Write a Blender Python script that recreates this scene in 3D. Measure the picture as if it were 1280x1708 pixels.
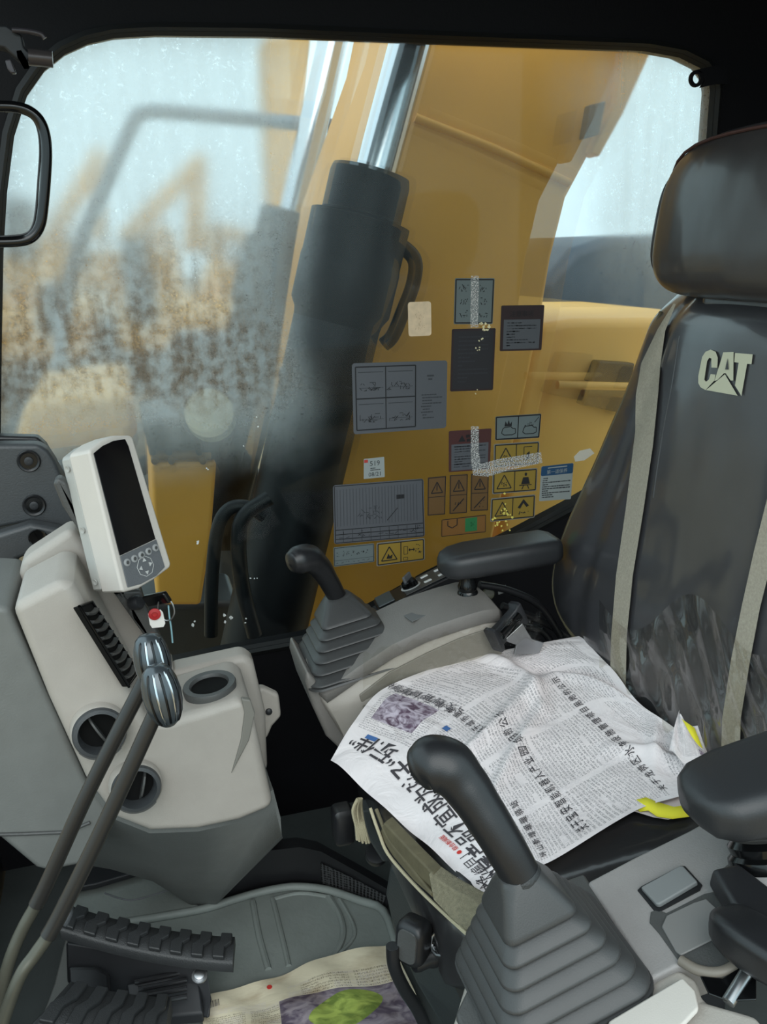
import bpy, bmesh, math, random
from mathutils import Vector as V, Matrix
random.seed(7)
for o in list(bpy.data.objects): bpy.data.objects.remove(o)
S = bpy.context.scene; COL = S.collection
# ------------------------------------------------------------------ camera
F = 1450.0; PIT = math.radians(16.8); YAW = math.radians(16.3); ROL = math.radians(1.2); CH = 1.16
fw = V((math.sin(YAW)*math.cos(PIT), math.cos(YAW)*math.cos(PIT), -math.sin(PIT)))
rt0 = V((math.cos(YAW), -math.sin(YAW), 0)); dn0 = fw.cross(rt0)
RT = math.cos(ROL)*rt0+math.sin(ROL)*dn0; DN = -math.sin(ROL)*rt0+math.cos(ROL)*dn0
EYE = V((0, 0, CH))
cd = bpy.data.cameras.new('camera'); cam = bpy.data.objects.new('camera', cd); COL.objects.link(cam)
cd.sensor_fit = 'VERTICAL'; cd.sensor_height = 36; cd.sensor_width = 27; cd.lens = F/1708*36
cd.clip_start = 0.02; cd.clip_end = 300
up = -DN; bk = -fw
cam.matrix_world = Matrix(((RT.x, up.x, bk.x, 0), (RT.y, up.y, bk.y, 0), (RT.z, up.z, bk.z, CH), (0, 0, 0, 1)))
S.camera = cam
# ------------------------------------------------------------------ sky, sun, exposure
W = bpy.data.worlds.new('overcast_sky'); S.world = W; W.use_nodes = True
wn = W.node_tree; wn.nodes.clear()
wo = wn.nodes.new('ShaderNodeOutputWorld'); wb = wn.nodes.new('ShaderNodeBackground')
wr = wn.nodes.new('ShaderNodeValToRGB'); wc = wn.nodes.new('ShaderNodeTexCoord'); wx = wn.nodes.new('ShaderNodeSeparateXYZ')
wm = wn.nodes.new('ShaderNodeMapRange'); wm.inputs[1].default_value = -0.2; wm.inputs[2].default_value = 1.0
wn.links.new(wc.outputs['Generated'], wx.inputs[0]); wn.links.new(wx.outputs['Z'], wm.inputs[0]); wn.links.new(wm.outputs[0], wr.inputs[0])
wr.color_ramp.elements[0].color = (.46, .58, .62, 1); wr.color_ramp.elements[1].color = (.82, .98, 1.04, 1)
e = wr.color_ramp.elements.new(.3); e.color = (.58, .78, .84, 1)
wn.links.new(wr.outputs[0], wb.inputs[0]); wb.inputs[1].default_value = 1.5; wn.links.new(wb.outputs[0], wo.inputs[0])
sd = bpy.data.lights.new('sun', 'SUN'); sd.energy = 1.2; sd.angle = math.radians(50); sd.color = (1, .96, .92)
sun = bpy.data.objects.new('sun', sd); COL.objects.link(sun)
sun.rotation_euler = V((0.12, 0.80, -0.60)).to_track_quat('-Z', 'Y').to_euler(); sun.location = (-1, -5, 6)
S.view_settings.view_transform = 'Standard'; S.view_settings.look = 'None'
S.view_settings.gamma = 1; S.view_settings.use_curve_mapping = False; S.view_settings.exposure = 0.26

# ------------------------------------------------------------------ helpers
def ray(u, v): return RT*((u-640)/F)+DN*((v-854)/F)+fw
def at(u, v, y=None, z=None, x=None):
    r = ray(u, v)
    t = x/r.x if x is not None else (y/r.y if y is not None else (z-CH)/r.z)
    return EYE+r*t
def ats(pts, **k): return [at(u, v, **k) for u, v in pts]
def lin(c):
    c = c/255.0
    return c/12.92 if c <= .04045 else ((c+.055)/1.055)**2.4
def rgb(c): return (lin(c[0]), lin(c[1]), lin(c[2]), 1)
MATS = {}
def mat(name, c, rough=.5, metal=0, bump=0, bscale=300, var=0, vscale=30, coat=0, spec=.5, bdist=.002, aniso=None):
    if name in MATS: return MATS[name]
    m = bpy.data.materials.new(name); m.use_nodes = True; n = m.node_tree; b = n.nodes['Principled BSDF']
    b.inputs['Base Color'].default_value = rgb(c); b.inputs['Roughness'].default_value = rough
    b.inputs['Metallic'].default_value = metal; b.inputs['Coat Weight'].default_value = coat; b.inputs['Specular IOR Level'].default_value = spec
    b.inputs['Coat Roughness'].default_value = .1
    g = n.nodes.new('ShaderNodeTexCoord')
    if var:
        t = n.nodes.new('ShaderNodeTexNoise'); t.inputs['Scale'].default_value = vscale; t.inputs['Detail'].default_value = 6
        n.links.new(g.outputs['Object'], t.inputs['Vector'])
        r = n.nodes.new('ShaderNodeValToRGB'); c0 = rgb(c)
        r.color_ramp.elements[0].position = .3; r.color_ramp.elements[1].position = .7
        r.color_ramp.elements[0].color = tuple(x*(1-var) for x in c0[:3])+(1,); r.color_ramp.elements[1].color = tuple(min(1, x*(1+var)) for x in c0[:3])+(1,)
        n.links.new(t.outputs[0], r.inputs[0]); n.links.new(r.outputs[0], b.inputs['Base Color'])
    if bump:
        t = n.nodes.new('ShaderNodeTexNoise'); t.inputs['Scale'].default_value = bscale; t.inputs['Detail'].default_value = .6 if aniso else 3
        if aniso:
            mp = n.nodes.new('ShaderNodeMapping'); mp.inputs['Scale'].default_value = aniso
            n.links.new(g.outputs['Object'], mp.inputs[0]); n.links.new(mp.outputs[0], t.inputs['Vector'])
        else: n.links.new(g.outputs['Object'], t.inputs['Vector'])
        bp = n.nodes.new('ShaderNodeBump'); bp.inputs['Strength'].default_value = bump; bp.inputs['Distance'].default_value = bdist
        n.links.new(t.outputs[0], bp.inputs['Height']); n.links.new(bp.outputs[0], b.inputs['Normal'])
        if coat: n.links.new(bp.outputs[0], b.inputs['Coat Normal'])
    MATS[name] = m
    return m

class MB:
    def __init__(s): s.v = []; s.f = []; s.mi = []; s.uv = {}; s.cur = 0
    def add(s, vs, fs, mi=None):
        o = len(s.v); s.v += [V(p) for p in vs]
        for f in fs: s.f.append(tuple(i+o for i in f)); s.mi.append(s.cur if mi is None else mi)
        return o
    def prism(s, pts, vec, mi=None):
        pts = [V(p) for p in pts]; n = len(pts); vec = V(vec)
        s.add(pts+[p+vec for p in pts], [tuple(range(n)), tuple(range(2*n-1, n-1, -1))]+[(i, i+n, (i+1) % n+n, (i+1) % n) for i in range(n)], mi)
        return s
    def loft(s, rings, cap=True, closed=True, mi=None):
        n = len(rings[0]); vs = [p for r in rings for p in r]; fs = []
        for k in range(len(rings)-1):
            for i in range(n if closed else n-1):
                j = (i+1) % n; fs.append((k*n+i, k*n+j, (k+1)*n+j, (k+1)*n+i))
        if cap and closed: fs += [tuple(range(n)), tuple(range((len(rings)-1)*n, len(rings)*n))]
        s.add(vs, fs, mi); return s
    def box(s, c, sx, sy, sz, ex=V((1, 0, 0)), ey=V((0, 1, 0)), ez=V((0, 0, 1)), mi=None):
        c = V(c); q = [c+ex*(a*sx/2)+ey*(b*sy/2) for a, b in ((-1, -1), (1, -1), (1, 1), (-1, 1))]
        return s.prism([p-ez*(sz/2) for p in q], ez*sz, mi)
    def tube(s, pts, r, n=14, mi=None, cap=True):
        pts = [V(p) for p in pts]; m = len(pts); rs = r if isinstance(r, (list, tuple)) else [r]*m
        rings = []; nrm = None
        for i, p in enumerate(pts):
            t = (pts[min(i+1, m-1)]-pts[max(i-1, 0)]).normalized()
            if nrm is None: nrm = t.orthogonal().normalized()
            nrm = (nrm-t*nrm.dot(t)).normalized(); b = t.cross(nrm)
            rings.append([p+(nrm*math.cos(2*math.pi*k/n)+b*math.sin(2*math.pi*k/n))*rs[i] for k in range(n)])
        return s.loft(rings, cap, True, mi)
    def lathe(s, o, ax, prof, n=28, mi=None, cap=True):
        ax = V(ax).normalized(); a = ax.orthogonal().normalized(); b = ax.cross(a); o = V(o)
        return s.loft([[o+ax*h+(a*math.cos(2*math.pi*k/n)+b*math.sin(2*math.pi*k/n))*max(r, 1e-5) for k in range(n)] for r, h in prof], cap, True, mi)
    def grid(s, fn, nu, nv, mi=None, uv=False):
        o = s.add([fn(i/nu, j/nv) for j in range(nv+1) for i in range(nu+1)],
                  [(j*(nu+1)+i, j*(nu+1)+i+1, (j+1)*(nu+1)+i+1, (j+1)*(nu+1)+i) for j in range(nv) for i in range(nu)], mi)
        if uv:
            for j in range(nv+1):
                for i in range(nu+1): s.uv[o+j*(nu+1)+i] = (i/nu, j/nv)
        return s

def spline(pts, k=8):
    pts = [V(p) for p in pts]; out = []
    for i in range(len(pts)-1):
        p0, p1, p2, p3 = pts[max(i-1, 0)], pts[i], pts[i+1], pts[min(i+2, len(pts)-1)]
        for j in range(k):
            t = j/k
            out.append(.5*((2*p1)+(p2-p0)*t+(2*p0-5*p1+4*p2-p3)*t*t+(3*p1-p0-3*p2+p3)*t**3))
    out.append(pts[-1]); return out
def rrect(w, h, r, n=5):
    out = []
    for cx, cy, a0 in ((w-r, h-r, 0), (-w+r, h-r, 90), (-w+r, -h+r, 180), (w-r, -h+r, 270)):
        for i in range(n+1):
            a = math.radians(a0+90*i/n); out.append((cx+r*math.cos(a), cy+r*math.sin(a)))
    return out
def rootof(o):
    p = V((0, 0, 0))
    while o is not None: p += o.location; o = o.parent
    return p
def obj(name, mb, mats, parent=None, smooth=40, bevel=0, seg=3, solid=0, subd=0, recalc=True, kind=None):
    me = bpy.data.meshes.new(name); off = V((0, 0, 0))
    if parent is not None: off = rootof(parent)
    else:
        xs = mb.v; lo = V([min(p[i] for p in xs) for i in range(3)]); hi = V([max(p[i] for p in xs) for i in range(3)])
        off = V(((lo.x+hi.x)/2, (lo.y+hi.y)/2, lo.z))
    me.from_pydata([tuple(p-off) for p in mb.v], [], mb.f)
    if not isinstance(mats, (list, tuple)): mats = [mats]
    for m in mats: me.materials.append(m)
    me.polygons.foreach_set('material_index', mb.mi)
    if mb.uv:
        ul = me.uv_layers.new(name='UVMap')
        for lp in me.loops: ul.data[lp.index].uv = mb.uv.get(lp.vertex_index, (0, 0))
    if recalc:
        bm = bmesh.new(); bm.from_mesh(me); bmesh.ops.recalc_face_normals(bm, faces=bm.faces); bm.to_mesh(me); bm.free()
    me.polygons.foreach_set('use_smooth', [True]*len(me.polygons))
    o = bpy.data.objects.new(name, me); COL.objects.link(o)
    if parent is not None: o.parent = parent
    else: o.location = off
    if solid:
        md = o.modifiers.new('solid', 'SOLIDIFY'); md.thickness = solid; md.offset = 0
    if bevel:
        md = o.modifiers.new('bevel', 'BEVEL'); md.width = bevel; md.segments = seg; md.limit_method = 'ANGLE'; md.angle_limit = math.radians(32)
        o.modifiers.new('wn', 'WEIGHTED_NORMAL')
    else: me.set_sharp_from_angle(angle=math.radians(smooth))
    if subd:
        md = o.modifiers.new('sub', 'SUBSURF'); md.levels = subd; md.render_levels = subd
    if kind: o['kind'] = kind
    return o
def tag(o, label, cat, group=None):
    o['label'] = label; o['category'] = cat
    if group: o['group'] = group
    return o
def thing(name, loc, label, cat, group=None):
    o = bpy.data.objects.new(name, None); COL.objects.link(o); o.location = V(loc); o.empty_display_size = .05
    return tag(o, label, cat, group)
def structroot(name, loc=(0, 0, 0)):
    o = bpy.data.objects.new(name, None); COL.objects.link(o); o.location = V(loc); o['kind'] = 'structure'; return o
TXT = {}
def text_mesh(s, bold=0.0):
    """outline mesh of a string, cap height about 1, starting at the origin"""
    if (s, bold) in TXT: return TXT[(s, bold)]
    c = bpy.data.curves.new('t', 'FONT'); c.body = s; c.size = 1; c.resolution_u = 2; c.offset = bold
    o = bpy.data.objects.new('t', c); COL.objects.link(o)
    dg = bpy.context.evaluated_depsgraph_get(); ev = o.evaluated_get(dg); me = ev.to_mesh()
    vs = [(p.co.x, p.co.y) for p in me.vertices]; fs = [tuple(p.vertices) for p in me.polygons]
    ev.to_mesh_clear(); bpy.data.objects.remove(o); bpy.data.curves.remove(c)
    TXT[(s, bold)] = (vs, fs); return vs, fs

# ------------------------------------------------------------------ materials
black_trim = mat('black_trim', (13, 12, 16), .6, bump=.15, spec=.2)
dark_wall = mat('dark_wall', (20, 21, 23), .6, bump=.15)
grey_plastic = mat('grey_plastic', (98, 100, 103), .48, bump=.25, bscale=500, var=.05)
mid_plastic = mat('mid_plastic', (144, 140, 138), .48, bump=.25, bscale=500, var=.04)
dkgrey_plastic = mat('dark_grey_plastic', (72, 72, 71), .45, bump=.25, bscale=450, var=.06)
beige_plastic = mat('beige_plastic', (166, 159, 151), .5, bump=.18, bscale=500, var=.03)
white_plastic = mat('white_plastic', (200, 193, 185), .45, bump=.1, bscale=600, var=.02)
rubber = mat('black_rubber', (46, 47, 48), .42, bump=.3, bscale=600, var=.08)
rubber_grey = mat('grey_rubber', (60, 60, 60), .42, bump=.1, bscale=700, var=.06)
black_plastic = mat('black_plastic', (30, 30, 32), .36, bump=.08, bscale=900)
pedestal_m = mat('pedestal_grey', (98, 100, 98), .45, bump=.2, bscale=450, var=.06)
plate_m = mat('plate_grey', (62, 64, 66), .42, bump=.2, bscale=450, var=.05)
gloss_black = mat('gloss_black', (12, 12, 13), .16)
matte_black = mat('matte_black', (8, 8, 8), .8, spec=.2)
vinyl = mat('black_vinyl', (60, 59, 62), .36, bump=.35, bscale=7, var=.10, vscale=12, coat=.9, bdist=.012, aniso=(1, 1.8, .8))
vinyl_plain = mat('plain_vinyl', (54, 53, 54), .34, bump=.5, bscale=11, coat=.3, bdist=.008, aniso=(1, 1.6, .8))
beige_cloth = mat('beige_cloth', (165, 156, 140), .9, bump=.6, bscale=900, var=.12, vscale=300)
velour = mat('beige_velour', (128, 121, 100), .95, bump=.8, bscale=900, var=.18, vscale=250)
olive_cloth = mat('olive_cloth', (98, 90, 68), .7, bump=.4, bscale=120, var=.15, vscale=60)
cord_cream = mat('cream_cord', (176, 166, 138), .85, bump=.5, bscale=500)
chrome = mat('chrome', (215, 220, 225), .16, 1)
steel = mat('steel', (170, 172, 174), .35, 1)
silver_black = mat('smoked_chrome', (84, 90, 94), .24, .6)
yellow = mat('machine_yellow', (216, 157, 66), .5, var=.08, vscale=4)
yellow_far = mat('weathered_yellow', (205, 158, 78), .6, var=.15, vscale=1.5)
hyd_black = mat('cylinder_black', (13, 15, 20), .5, var=.1, vscale=8, spec=.3)
dk_steel = mat('dark_steel', (34, 35, 38), .5, var=.1)
mat_grey = mat('floor_mat_rubber', (126, 132, 128), .55, bump=.35, bscale=120, var=.14, vscale=9)
floor_m = mat('floor_paint', (66, 70, 69), .55, bump=.2, bscale=90, var=.15, vscale=9)

# ------------------------------------------------------------------ SETTING
YW = 1.60      # inner face of the right-hand wall
b = MB(); b.box((.55, .95, -.02), 1.75, 1.36, .04); obj('floor', b, floor_m, kind='structure')
b = MB(); b.box((.55, 1.02, 1.79), 1.75, 1.3, .06); obj('ceiling', b, black_trim, kind='structure')
b = MB(); b.box((1.36, 1.02, .87), .06, 1.26, 1.78); obj('wall_rear', b, dark_wall, kind='structure')
b = MB(); b.box((-.36, 1.02, .17), .06, 1.26, .38); obj('wall_front', b, dark_wall, kind='structure')
# window opening outline, walked clockwise from the lower left corner
OPEN = [(-3, 1165), (-6, 900), (-3, 600), (0, 420), (6, 320), (18, 225), (40, 155), (70, 112), (105, 84), (145, 66), (190, 56), (260, 52), (440, 54),
        (640, 62), (900, 72), (1080, 79), (1140, 90), (1176, 108), (1192, 130), (1194, 150), (1187, 240), (1172, 480), (1158, 620), (1140, 690), (1105, 745), (1050, 790),
        (955, 845), (870, 890), (790, 930), (720, 965), (650, 1005), (590, 1038), (510, 1066), (400, 1086), (290, 1109), (100, 1146)]
op = ats(OPEN, y=YW)
# right-hand wall: a sheet with the window cut out, 40 mm thick
bm_lo, bm_hi = (-.36, 0.0), (1.36, 1.76)
def onrect(p, c=(0.5, 1.0)):
    d = V((p.x-c[0], 0, p.z-c[1])); k = []
    for dd, lo, hi, cc in ((d.x, bm_lo[0], bm_hi[0], c[0]), (d.z, bm_lo[1], bm_hi[1], c[1])):
        if abs(dd) > 1e-6: k.append(((hi if dd > 0 else lo)-cc)/dd)
    k = min(k); return V((c[0]+d.x*k, YW, c[1]+d.z*k))
outer = [onrect(p) for p in op]
# make sure the rectangle's corners are kept
for cx, cz in ((bm_lo[0], bm_lo[1]), (bm_hi[0], bm_lo[1]), (bm_lo[0], bm_hi[1]), (bm_hi[0], bm_hi[1])):
    i = min(range(len(outer)), key=lambda k: (outer[k].x-cx)**2+(outer[k].z-cz)**2); outer[i] = V((cx, YW, cz))
b = MB(); dy = V((0, .045, 0))
b.loft([outer, op, [p+dy for p in op], [p+dy for p in outer], outer], cap=False)
obj('wall_right', b, black_trim, kind='structure', smooth=30)
win = structroot('window_1')
b = MB()
def inset(pts, d):
    c = sum(pts, V())/len(pts); out = []
    n = len(pts)
    for i, p in enumerate(pts):
        t = (pts[(i+1) % n]-pts[i-1]).normalized(); nn = V((-t.z, 0, t.x))
        if nn.dot(c-p) < 0: nn = -nn
        out.append(p+nn*d)
    return out
o1 = [p+V((0, -.006, 0)) for p in inset(op, -.012)]; o2 = [p+V((0, -.010, 0)) for p in inset(op, -.004)]; o3 = [p+V((0, .012, 0)) for p in inset(op, .004)]; o4 = [p+V((0, .02, 0)) for p in inset(op, -.006)]
b.loft([o1, o2, o3, o4], cap=False); obj('window_seal', b, mat('seal_black', (12, 12, 13), .6), win, smooth=60)

# fogged glass
m = bpy.data.materials.new('fogged_glass'); m.use_nodes = True; n = m.node_tree; n.nodes.clear(); L = n.links.new
def N(t, **k):
    x = n.nodes.new(t)
    for a, v in k.items(): setattr(x, a, v)
    return x
def math2(op_, a, b_, clamp=False):
    x = N('ShaderNodeMath', operation=op_); x.use_clamp = clamp
    for i, q in enumerate((a, b_)):
        if q is None: continue
        if isinstance(q, (int, float)): x.inputs[i].default_value = q
        else: L(q, x.inputs[i])
    return x.outputs[0]
def ramp(val, lo, hi, smooth=True):
    x = N('ShaderNodeMapRange', interpolation_type='SMOOTHSTEP' if smooth else 'LINEAR'); x.inputs[1].default_value = lo; x.inputs[2].default_value = hi
    L(val, x.inputs[0]); return x.outputs[0]
geo = N('ShaderNodeNewGeometry'); sx = N('ShaderNodeSeparateXYZ'); L(geo.outputs['Position'], sx.inputs[0])
X, Z = sx.outputs['X'], sx.outputs['Z']
def noise(sc, det=4, vec=None, dist=0):
    x = N('ShaderNodeTexNoise'); x.inputs['Scale'].default_value = sc; x.inputs['Detail'].default_value = det; x.inputs['Distortion'].default_value = dist
    L(vec or geo.outputs['Position'], x.inputs['Vector']); return x.outputs[0]
mp = N('ShaderNodeMapping'); mp.inputs['Scale'].default_value = (6, 6, .8); L(geo.outputs['Position'], mp.inputs[0])
big = noise(3.2, 4); fine = noise(260, 2); mid = noise(55, 4); streak = noise(7, 4, mp.outputs[0])
wob = math2('MULTIPLY', math2('SUBTRACT', big, .5), .20)
Zw = math2('ADD', Z, wob); Xw = math2('ADD', X, wob)
high = ramp(Zw, .72, .95)                       # fog lies on the upper part of the pane, the lower part has run clear
left = math2('SUBTRACT', 1.0, ramp(Xw, .24, .39))
right = ramp(math2('ADD', Xw, math2('MULTIPLY', math2('SUBTRACT', Z, 1.2), .12)), .82, 1.0)
patch = math2('MAXIMUM', left, math2('MULTIPLY', math2('MULTIPLY', right, .7), ramp(Zw, 1.0, 1.2)))
fog = math2('MULTIPLY', high, math2('ADD', math2('MULTIPLY', patch, .96), .04))
fog = math2('MULTIPLY', fog, math2('ADD', math2('MULTIPLY', streak, .7), .62), True)
# beads of water let the view through in specks
speck = math2('SUBTRACT', 1.0, math2('MULTIPLY', ramp(fine, .56, .66), math2('MULTIPLY', ramp(mid, .45, .62), .85)))
veil = math2('MULTIPLY', math2('MULTIPLY', fog, speck), .38, True)
# dried mud film low on the left half, mottled and speckled
band = math2('MULTIPLY', math2('SUBTRACT', 1.0, ramp(Zw, 1.02, 1.30)), ramp(Zw, .82, .96))
mud = math2('MULTIPLY', math2('MULTIPLY', band, left), ramp(math2('ADD', math2('MULTIPLY', mid, .5), math2('MULTIPLY', streak, .5)), .36, .60), True)
grain = ramp(noise(210, 5), .47, .58)
veil = math2('ADD', veil, math2('MULTIPLY', mud, math2('ADD', math2('MULTIPLY', grain, .26), .08)), True)
tr = N('ShaderNodeBsdfTransparent'); tr.inputs[0].default_value = (.86, .90, .89, 1)
rf = N('ShaderNodeBsdfRefraction'); rf.inputs['Color'].default_value = (.93, .95, .95, 1); rf.inputs['IOR'].default_value = 1.25
L(math2('ADD', math2('MULTIPLY', fog, .13), .04), rf.inputs['Roughness'])
tl = N('ShaderNodeBsdfTranslucent'); tl.inputs[0].default_value = (.86, .93, .95, 1)
tcm = N('ShaderNodeMix', data_type='RGBA'); tcm.inputs[6].default_value = (.86, .93, .95, 1); tcm.inputs[7].default_value = (.37, .31, .25, 1); L(math2('MULTIPLY', mud, 1.0, True), tcm.inputs[0]); L(tcm.outputs[2], tl.inputs[0])
mx1 = N('ShaderNodeMixShader'); L(math2('ADD', math2('MULTIPLY', high, .85), math2('MULTIPLY', fog, .15), True), mx1.inputs[0]); L(tr.outputs[0], mx1.inputs[1]); L(rf.outputs[0], mx1.inputs[2])
mx2 = N('ShaderNodeMixShader'); L(veil, mx2.inputs[0]); L(mx1.outputs[0], mx2.inputs[1]); L(tl.outputs[0], mx2.inputs[2])
gl = N('ShaderNodeBsdfGlossy'); gl.inputs['Roughness'].default_value = .03
fr = N('ShaderNodeFresnel'); fr.inputs[0].default_value = 1.3
mx3 = N('ShaderNodeMixShader'); L(math2('MULTIPLY', fr.outputs[0], .5), mx3.inputs[0]); L(mx2.outputs[0], mx3.inputs[1]); L(gl.outputs[0], mx3.inputs[2])
out = N('ShaderNodeOutputMaterial'); L(mx3.outputs[0], out.inputs[0])
fogged = m
YG = YW+.014
b = MB(); gp = inset(op, -.004)
b.prism([V((p.x, YG, p.z)) for p in gp], (0, .005, 0)); obj('pane', b, fogged, win, smooth=30)

# outside ground
gm = mat('yard_ground', (150, 128, 98), .9, bump=.4, bscale=3, var=.3, vscale=.6, bdist=.05)
b = MB(); b.box((10, 40, -1.40), 160, 120, .1); obj('ground', b, gm, kind='structure')


# ------------------------------------------------------------------ OUTSIDE: the machine's own boom and body
def pxpoly(b, pts, y0, y1, mi=None): return b.prism(ats(pts, y=y0), (0, y1-y0, 0), mi)
t = thing('excavator_boom', at(760, 1100, y=2.25), 'broad yellow steel boom right outside the fogged window', 'boom')
b = MB(); pxpoly(b, [(700, -80), (1075, -80), (1062, 60), (1030, 170), (985, 255), (945, 330), (920, 430), (905, 520), (880, 640), (845, 800), (800, 1000), (740, 1180), (455, 1180), (475, 1080), (490, 900), (515, 700), (548, 480), (574, 330), (670, 60)], 2.02, 2.52)
obj('box_section', b, yellow, t, bevel=.012)
b = MB(); b.tube(ats([(692, 196), (820, 246), (950, 305)], y=2.018), .010); obj('weld_seam', b, yellow, t)
b = MB(); pxpoly(b, [(1050, -80), (1100, -80), (1085, 90), (1040, 190), (1000, 262), (985, 255), (1030, 170), (1045, 60)], 1.99, 2.04); obj('edge_flange', b, yellow, t, bevel=.006)
b = MB(); pxpoly(b, [(985, 175), (1012, 168), (1000, 225), (975, 232)], 1.97, 2.0); obj('hose_bracket', b, dk_steel, t, bevel=.004)

def cylinder(label, y, rod_top, rod_bot, bar, rr, rb, group):
    t = thing('boom_cylinder', at(*bar[-1], y=y), label, 'hydraulic cylinder', group)
    a, c = at(*rod_top, y=y), at(*rod_bot, y=y)
    b = MB(); b.tube([a, c], rr, 28); obj('rod', b, chrome, t)
    p = ats(bar, y=y); d = (p[-1]-p[0]).normalized()
    b = MB(); b.lathe(p[0], d, [(rr*1.05, -.03), (rb*.86, -.03), (rb*.9, -.015), (rb*.9, .06), (rb*1.12, .065), (rb*1.12, .15), (rb*1.14, .16), (rb*1.14, .25), (rb*1.02, .27), (rb*.98, .30)], 36); obj('gland', b, hyd_black, t)
    b = MB(); b.lathe(p[0]+d*.28, d, [(rb, 0), (rb, (p[-1]-p[0]).length-.28)], 36); obj('barrel', b, hyd_black, t)
    b = MB(); q = p[0]+d*((p[-1]-p[0]).length*.36); b.lathe(q, d, [(rb, 0), (rb*1.04, .003), (rb*1.04, .018), (rb, .022)], 36); obj('band', b, hyd_black, t)
    return t
c1 = cylinder('thick black hydraulic cylinder with bright chrome rod in front of the yellow boom', 1.85, (720, -60), (618, 320), [(614, 312), (470, 880), (425, 1130)], .043, .094, 'boom cylinders')
b = MB(); b.tube(spline(ats([(655, 400), (690, 430), (690, 470), (672, 520), (655, 560), (640, 575)], y=1.84)), .016); obj('hydraulic_line', b, hyd_black, c1)
c2 = cylinder('hazy far-side hydraulic cylinder with pale rod, left of the boom', 2.72, (585, -60), (484, 380), [(480, 372), (400, 640), (345, 900)], .043, .10, 'boom cylinders')

t = thing('engine_hood', at(1000, 700, y=2.3), 'low yellow engine hood outside, behind the seat backrest', 'hood')
b = MB(); pxpoly(b, [(900, 540), (960, 531), (1240, 528), (1240, 1000), (820, 1000), (860, 700)], 2.25, 3.2); obj('cover', b, yellow_far, t, bevel=.03)
b = MB(); pxpoly(b, [(1000, 602), (1060, 606), (1054, 640), (985, 638)], 2.21, 2.26); pxpoly(b, [(985, 644), (1054, 646), (1040, 690), (972, 676)], 2.21, 2.26); obj('grille', b, hyd_black, t, bevel=.006)
b = MB(); b.tube(ats([(930, 642), (1070, 645)], y=2.2), .012); obj('grab_rail', b, yellow_far, t)
dk_far = mat('slate_panel', (52, 64, 76), .5, var=.1)
b = MB(); pxpoly(b, [(905, 470), (930, 445), (960, 412), (1020, 392), (1110, 390), (1240, 392), (1240, 1250), (905, 1250)], 3.3, 4.3)
tag(obj('muffler_housing', b, dk_far, bevel=.05), 'slate grey housing blurred behind the headrest above the yellow hood', 'engine housing')

t = thing('tool_box', at(300, 930, y=2.1), 'yellow tool box of the machine, low behind the monitor', 'tool box')
b = MB(); pxpoly(b, [(252, 772), (362, 770), (352, 900), (335, 1010), (262, 1010)], 2.0, 2.3); obj('body', b, yellow, t, bevel=.01)
b = MB(); pxpoly(b, [(235, 700), (395, 690), (362, 768), (252, 770)], 2.0, 2.3); obj('lid', b, dk_steel, t, bevel=.015)
for u in (258, 286, 338):
    b = MB(); b.lathe(at(u, 768, y=1.995), (0, 1, 0), [(.008, -.01), (.008, .02)], 10); obj('bolt', b, dk_steel, t)
b = MB(); pxpoly(b, [(40, 672), (222, 655), (232, 735), (20, 760)], 2.3, 3.0)
tag(obj('fuel_tank', b, yellow_far, bevel=.03), 'blurred pale yellow tank top beyond the fogged glass, above the grey trim plate', 'tank')
tan_lamp = mat('lamp_lens', (240, 226, 192), .3)
t = thing('work_lamp', at(350, 730, y=2.1), 'round pale work lamp blurred behind the fog, right of the monitor', 'lamp')
b = MB(); b.lathe(at(350, 690, y=1.86), (-.1, 1, 0), [(.03, 0), (.052, .004), (.055, .03)], 28); obj('lens', b, tan_lamp, t)
b = MB(); b.lathe(at(350, 690, y=1.865), (-.1, 1, 0), [(.058, .002), (.062, .02), (.055, .08), (.02, .10)], 28); b.box(at(352, 735, y=1.93), .03, .03, .08); obj('housing', b, dk_steel, t)
# deck, frame and hoses round the boom foot
b = MB(); pxpoly(b, [(205, 1010), (400, 1004), (420, 1500), (180, 1500)], 2.31, 2.57)
tag(obj('upper_frame', b, dk_steel, bevel=.02), 'black steel frame of the machine low outside, under the boom foot', 'frame')
b = MB(); pxpoly(b, [(300, 560), (420, 560), (430, 700), (440, 1010), (362, 1010), (356, 780), (300, 720), (250, 700)], 3.36, 3.7)
tag(obj('swing_post', b, dk_steel, bevel=.03), 'dark hazy steel post standing left of the black cylinder', 'post')
b = MB(); b.tube(spline(ats([(352, 1060), (354, 960), (364, 880), (384, 848), (415, 846), (440, 862)], y=1.72)), .014)
tag(obj('hydraulic_hose', b, hyd_black), 'black arched hydraulic hose rising left of the cylinder foot', 'hose', 'hydraulic hoses')
b = MB(); b.tube(spline(ats([(425, 1060), (405, 980), (398, 900), (408, 860), (450, 830)], y=1.70)), .016)
tag(obj('hydraulic_hose', b, hyd_black), 'thick black hose in front of the cylinder foot', 'hose', 'hydraulic hoses')
# grey tubular guard rail
b = MB(); b.tube(spline(ats([(96, 690), (104, 560), (126, 430), (180, 300), (222, 205), (236, 190), (262, 186), (340, 192), (500, 206), (600, 214)], y=2.9), 6), .022)
tag(obj('guard_rail', b, mat('rail_grey', (92, 100, 108), .5)), 'bent grey tube guard rail seen hazily through the window', 'rail')
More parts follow.
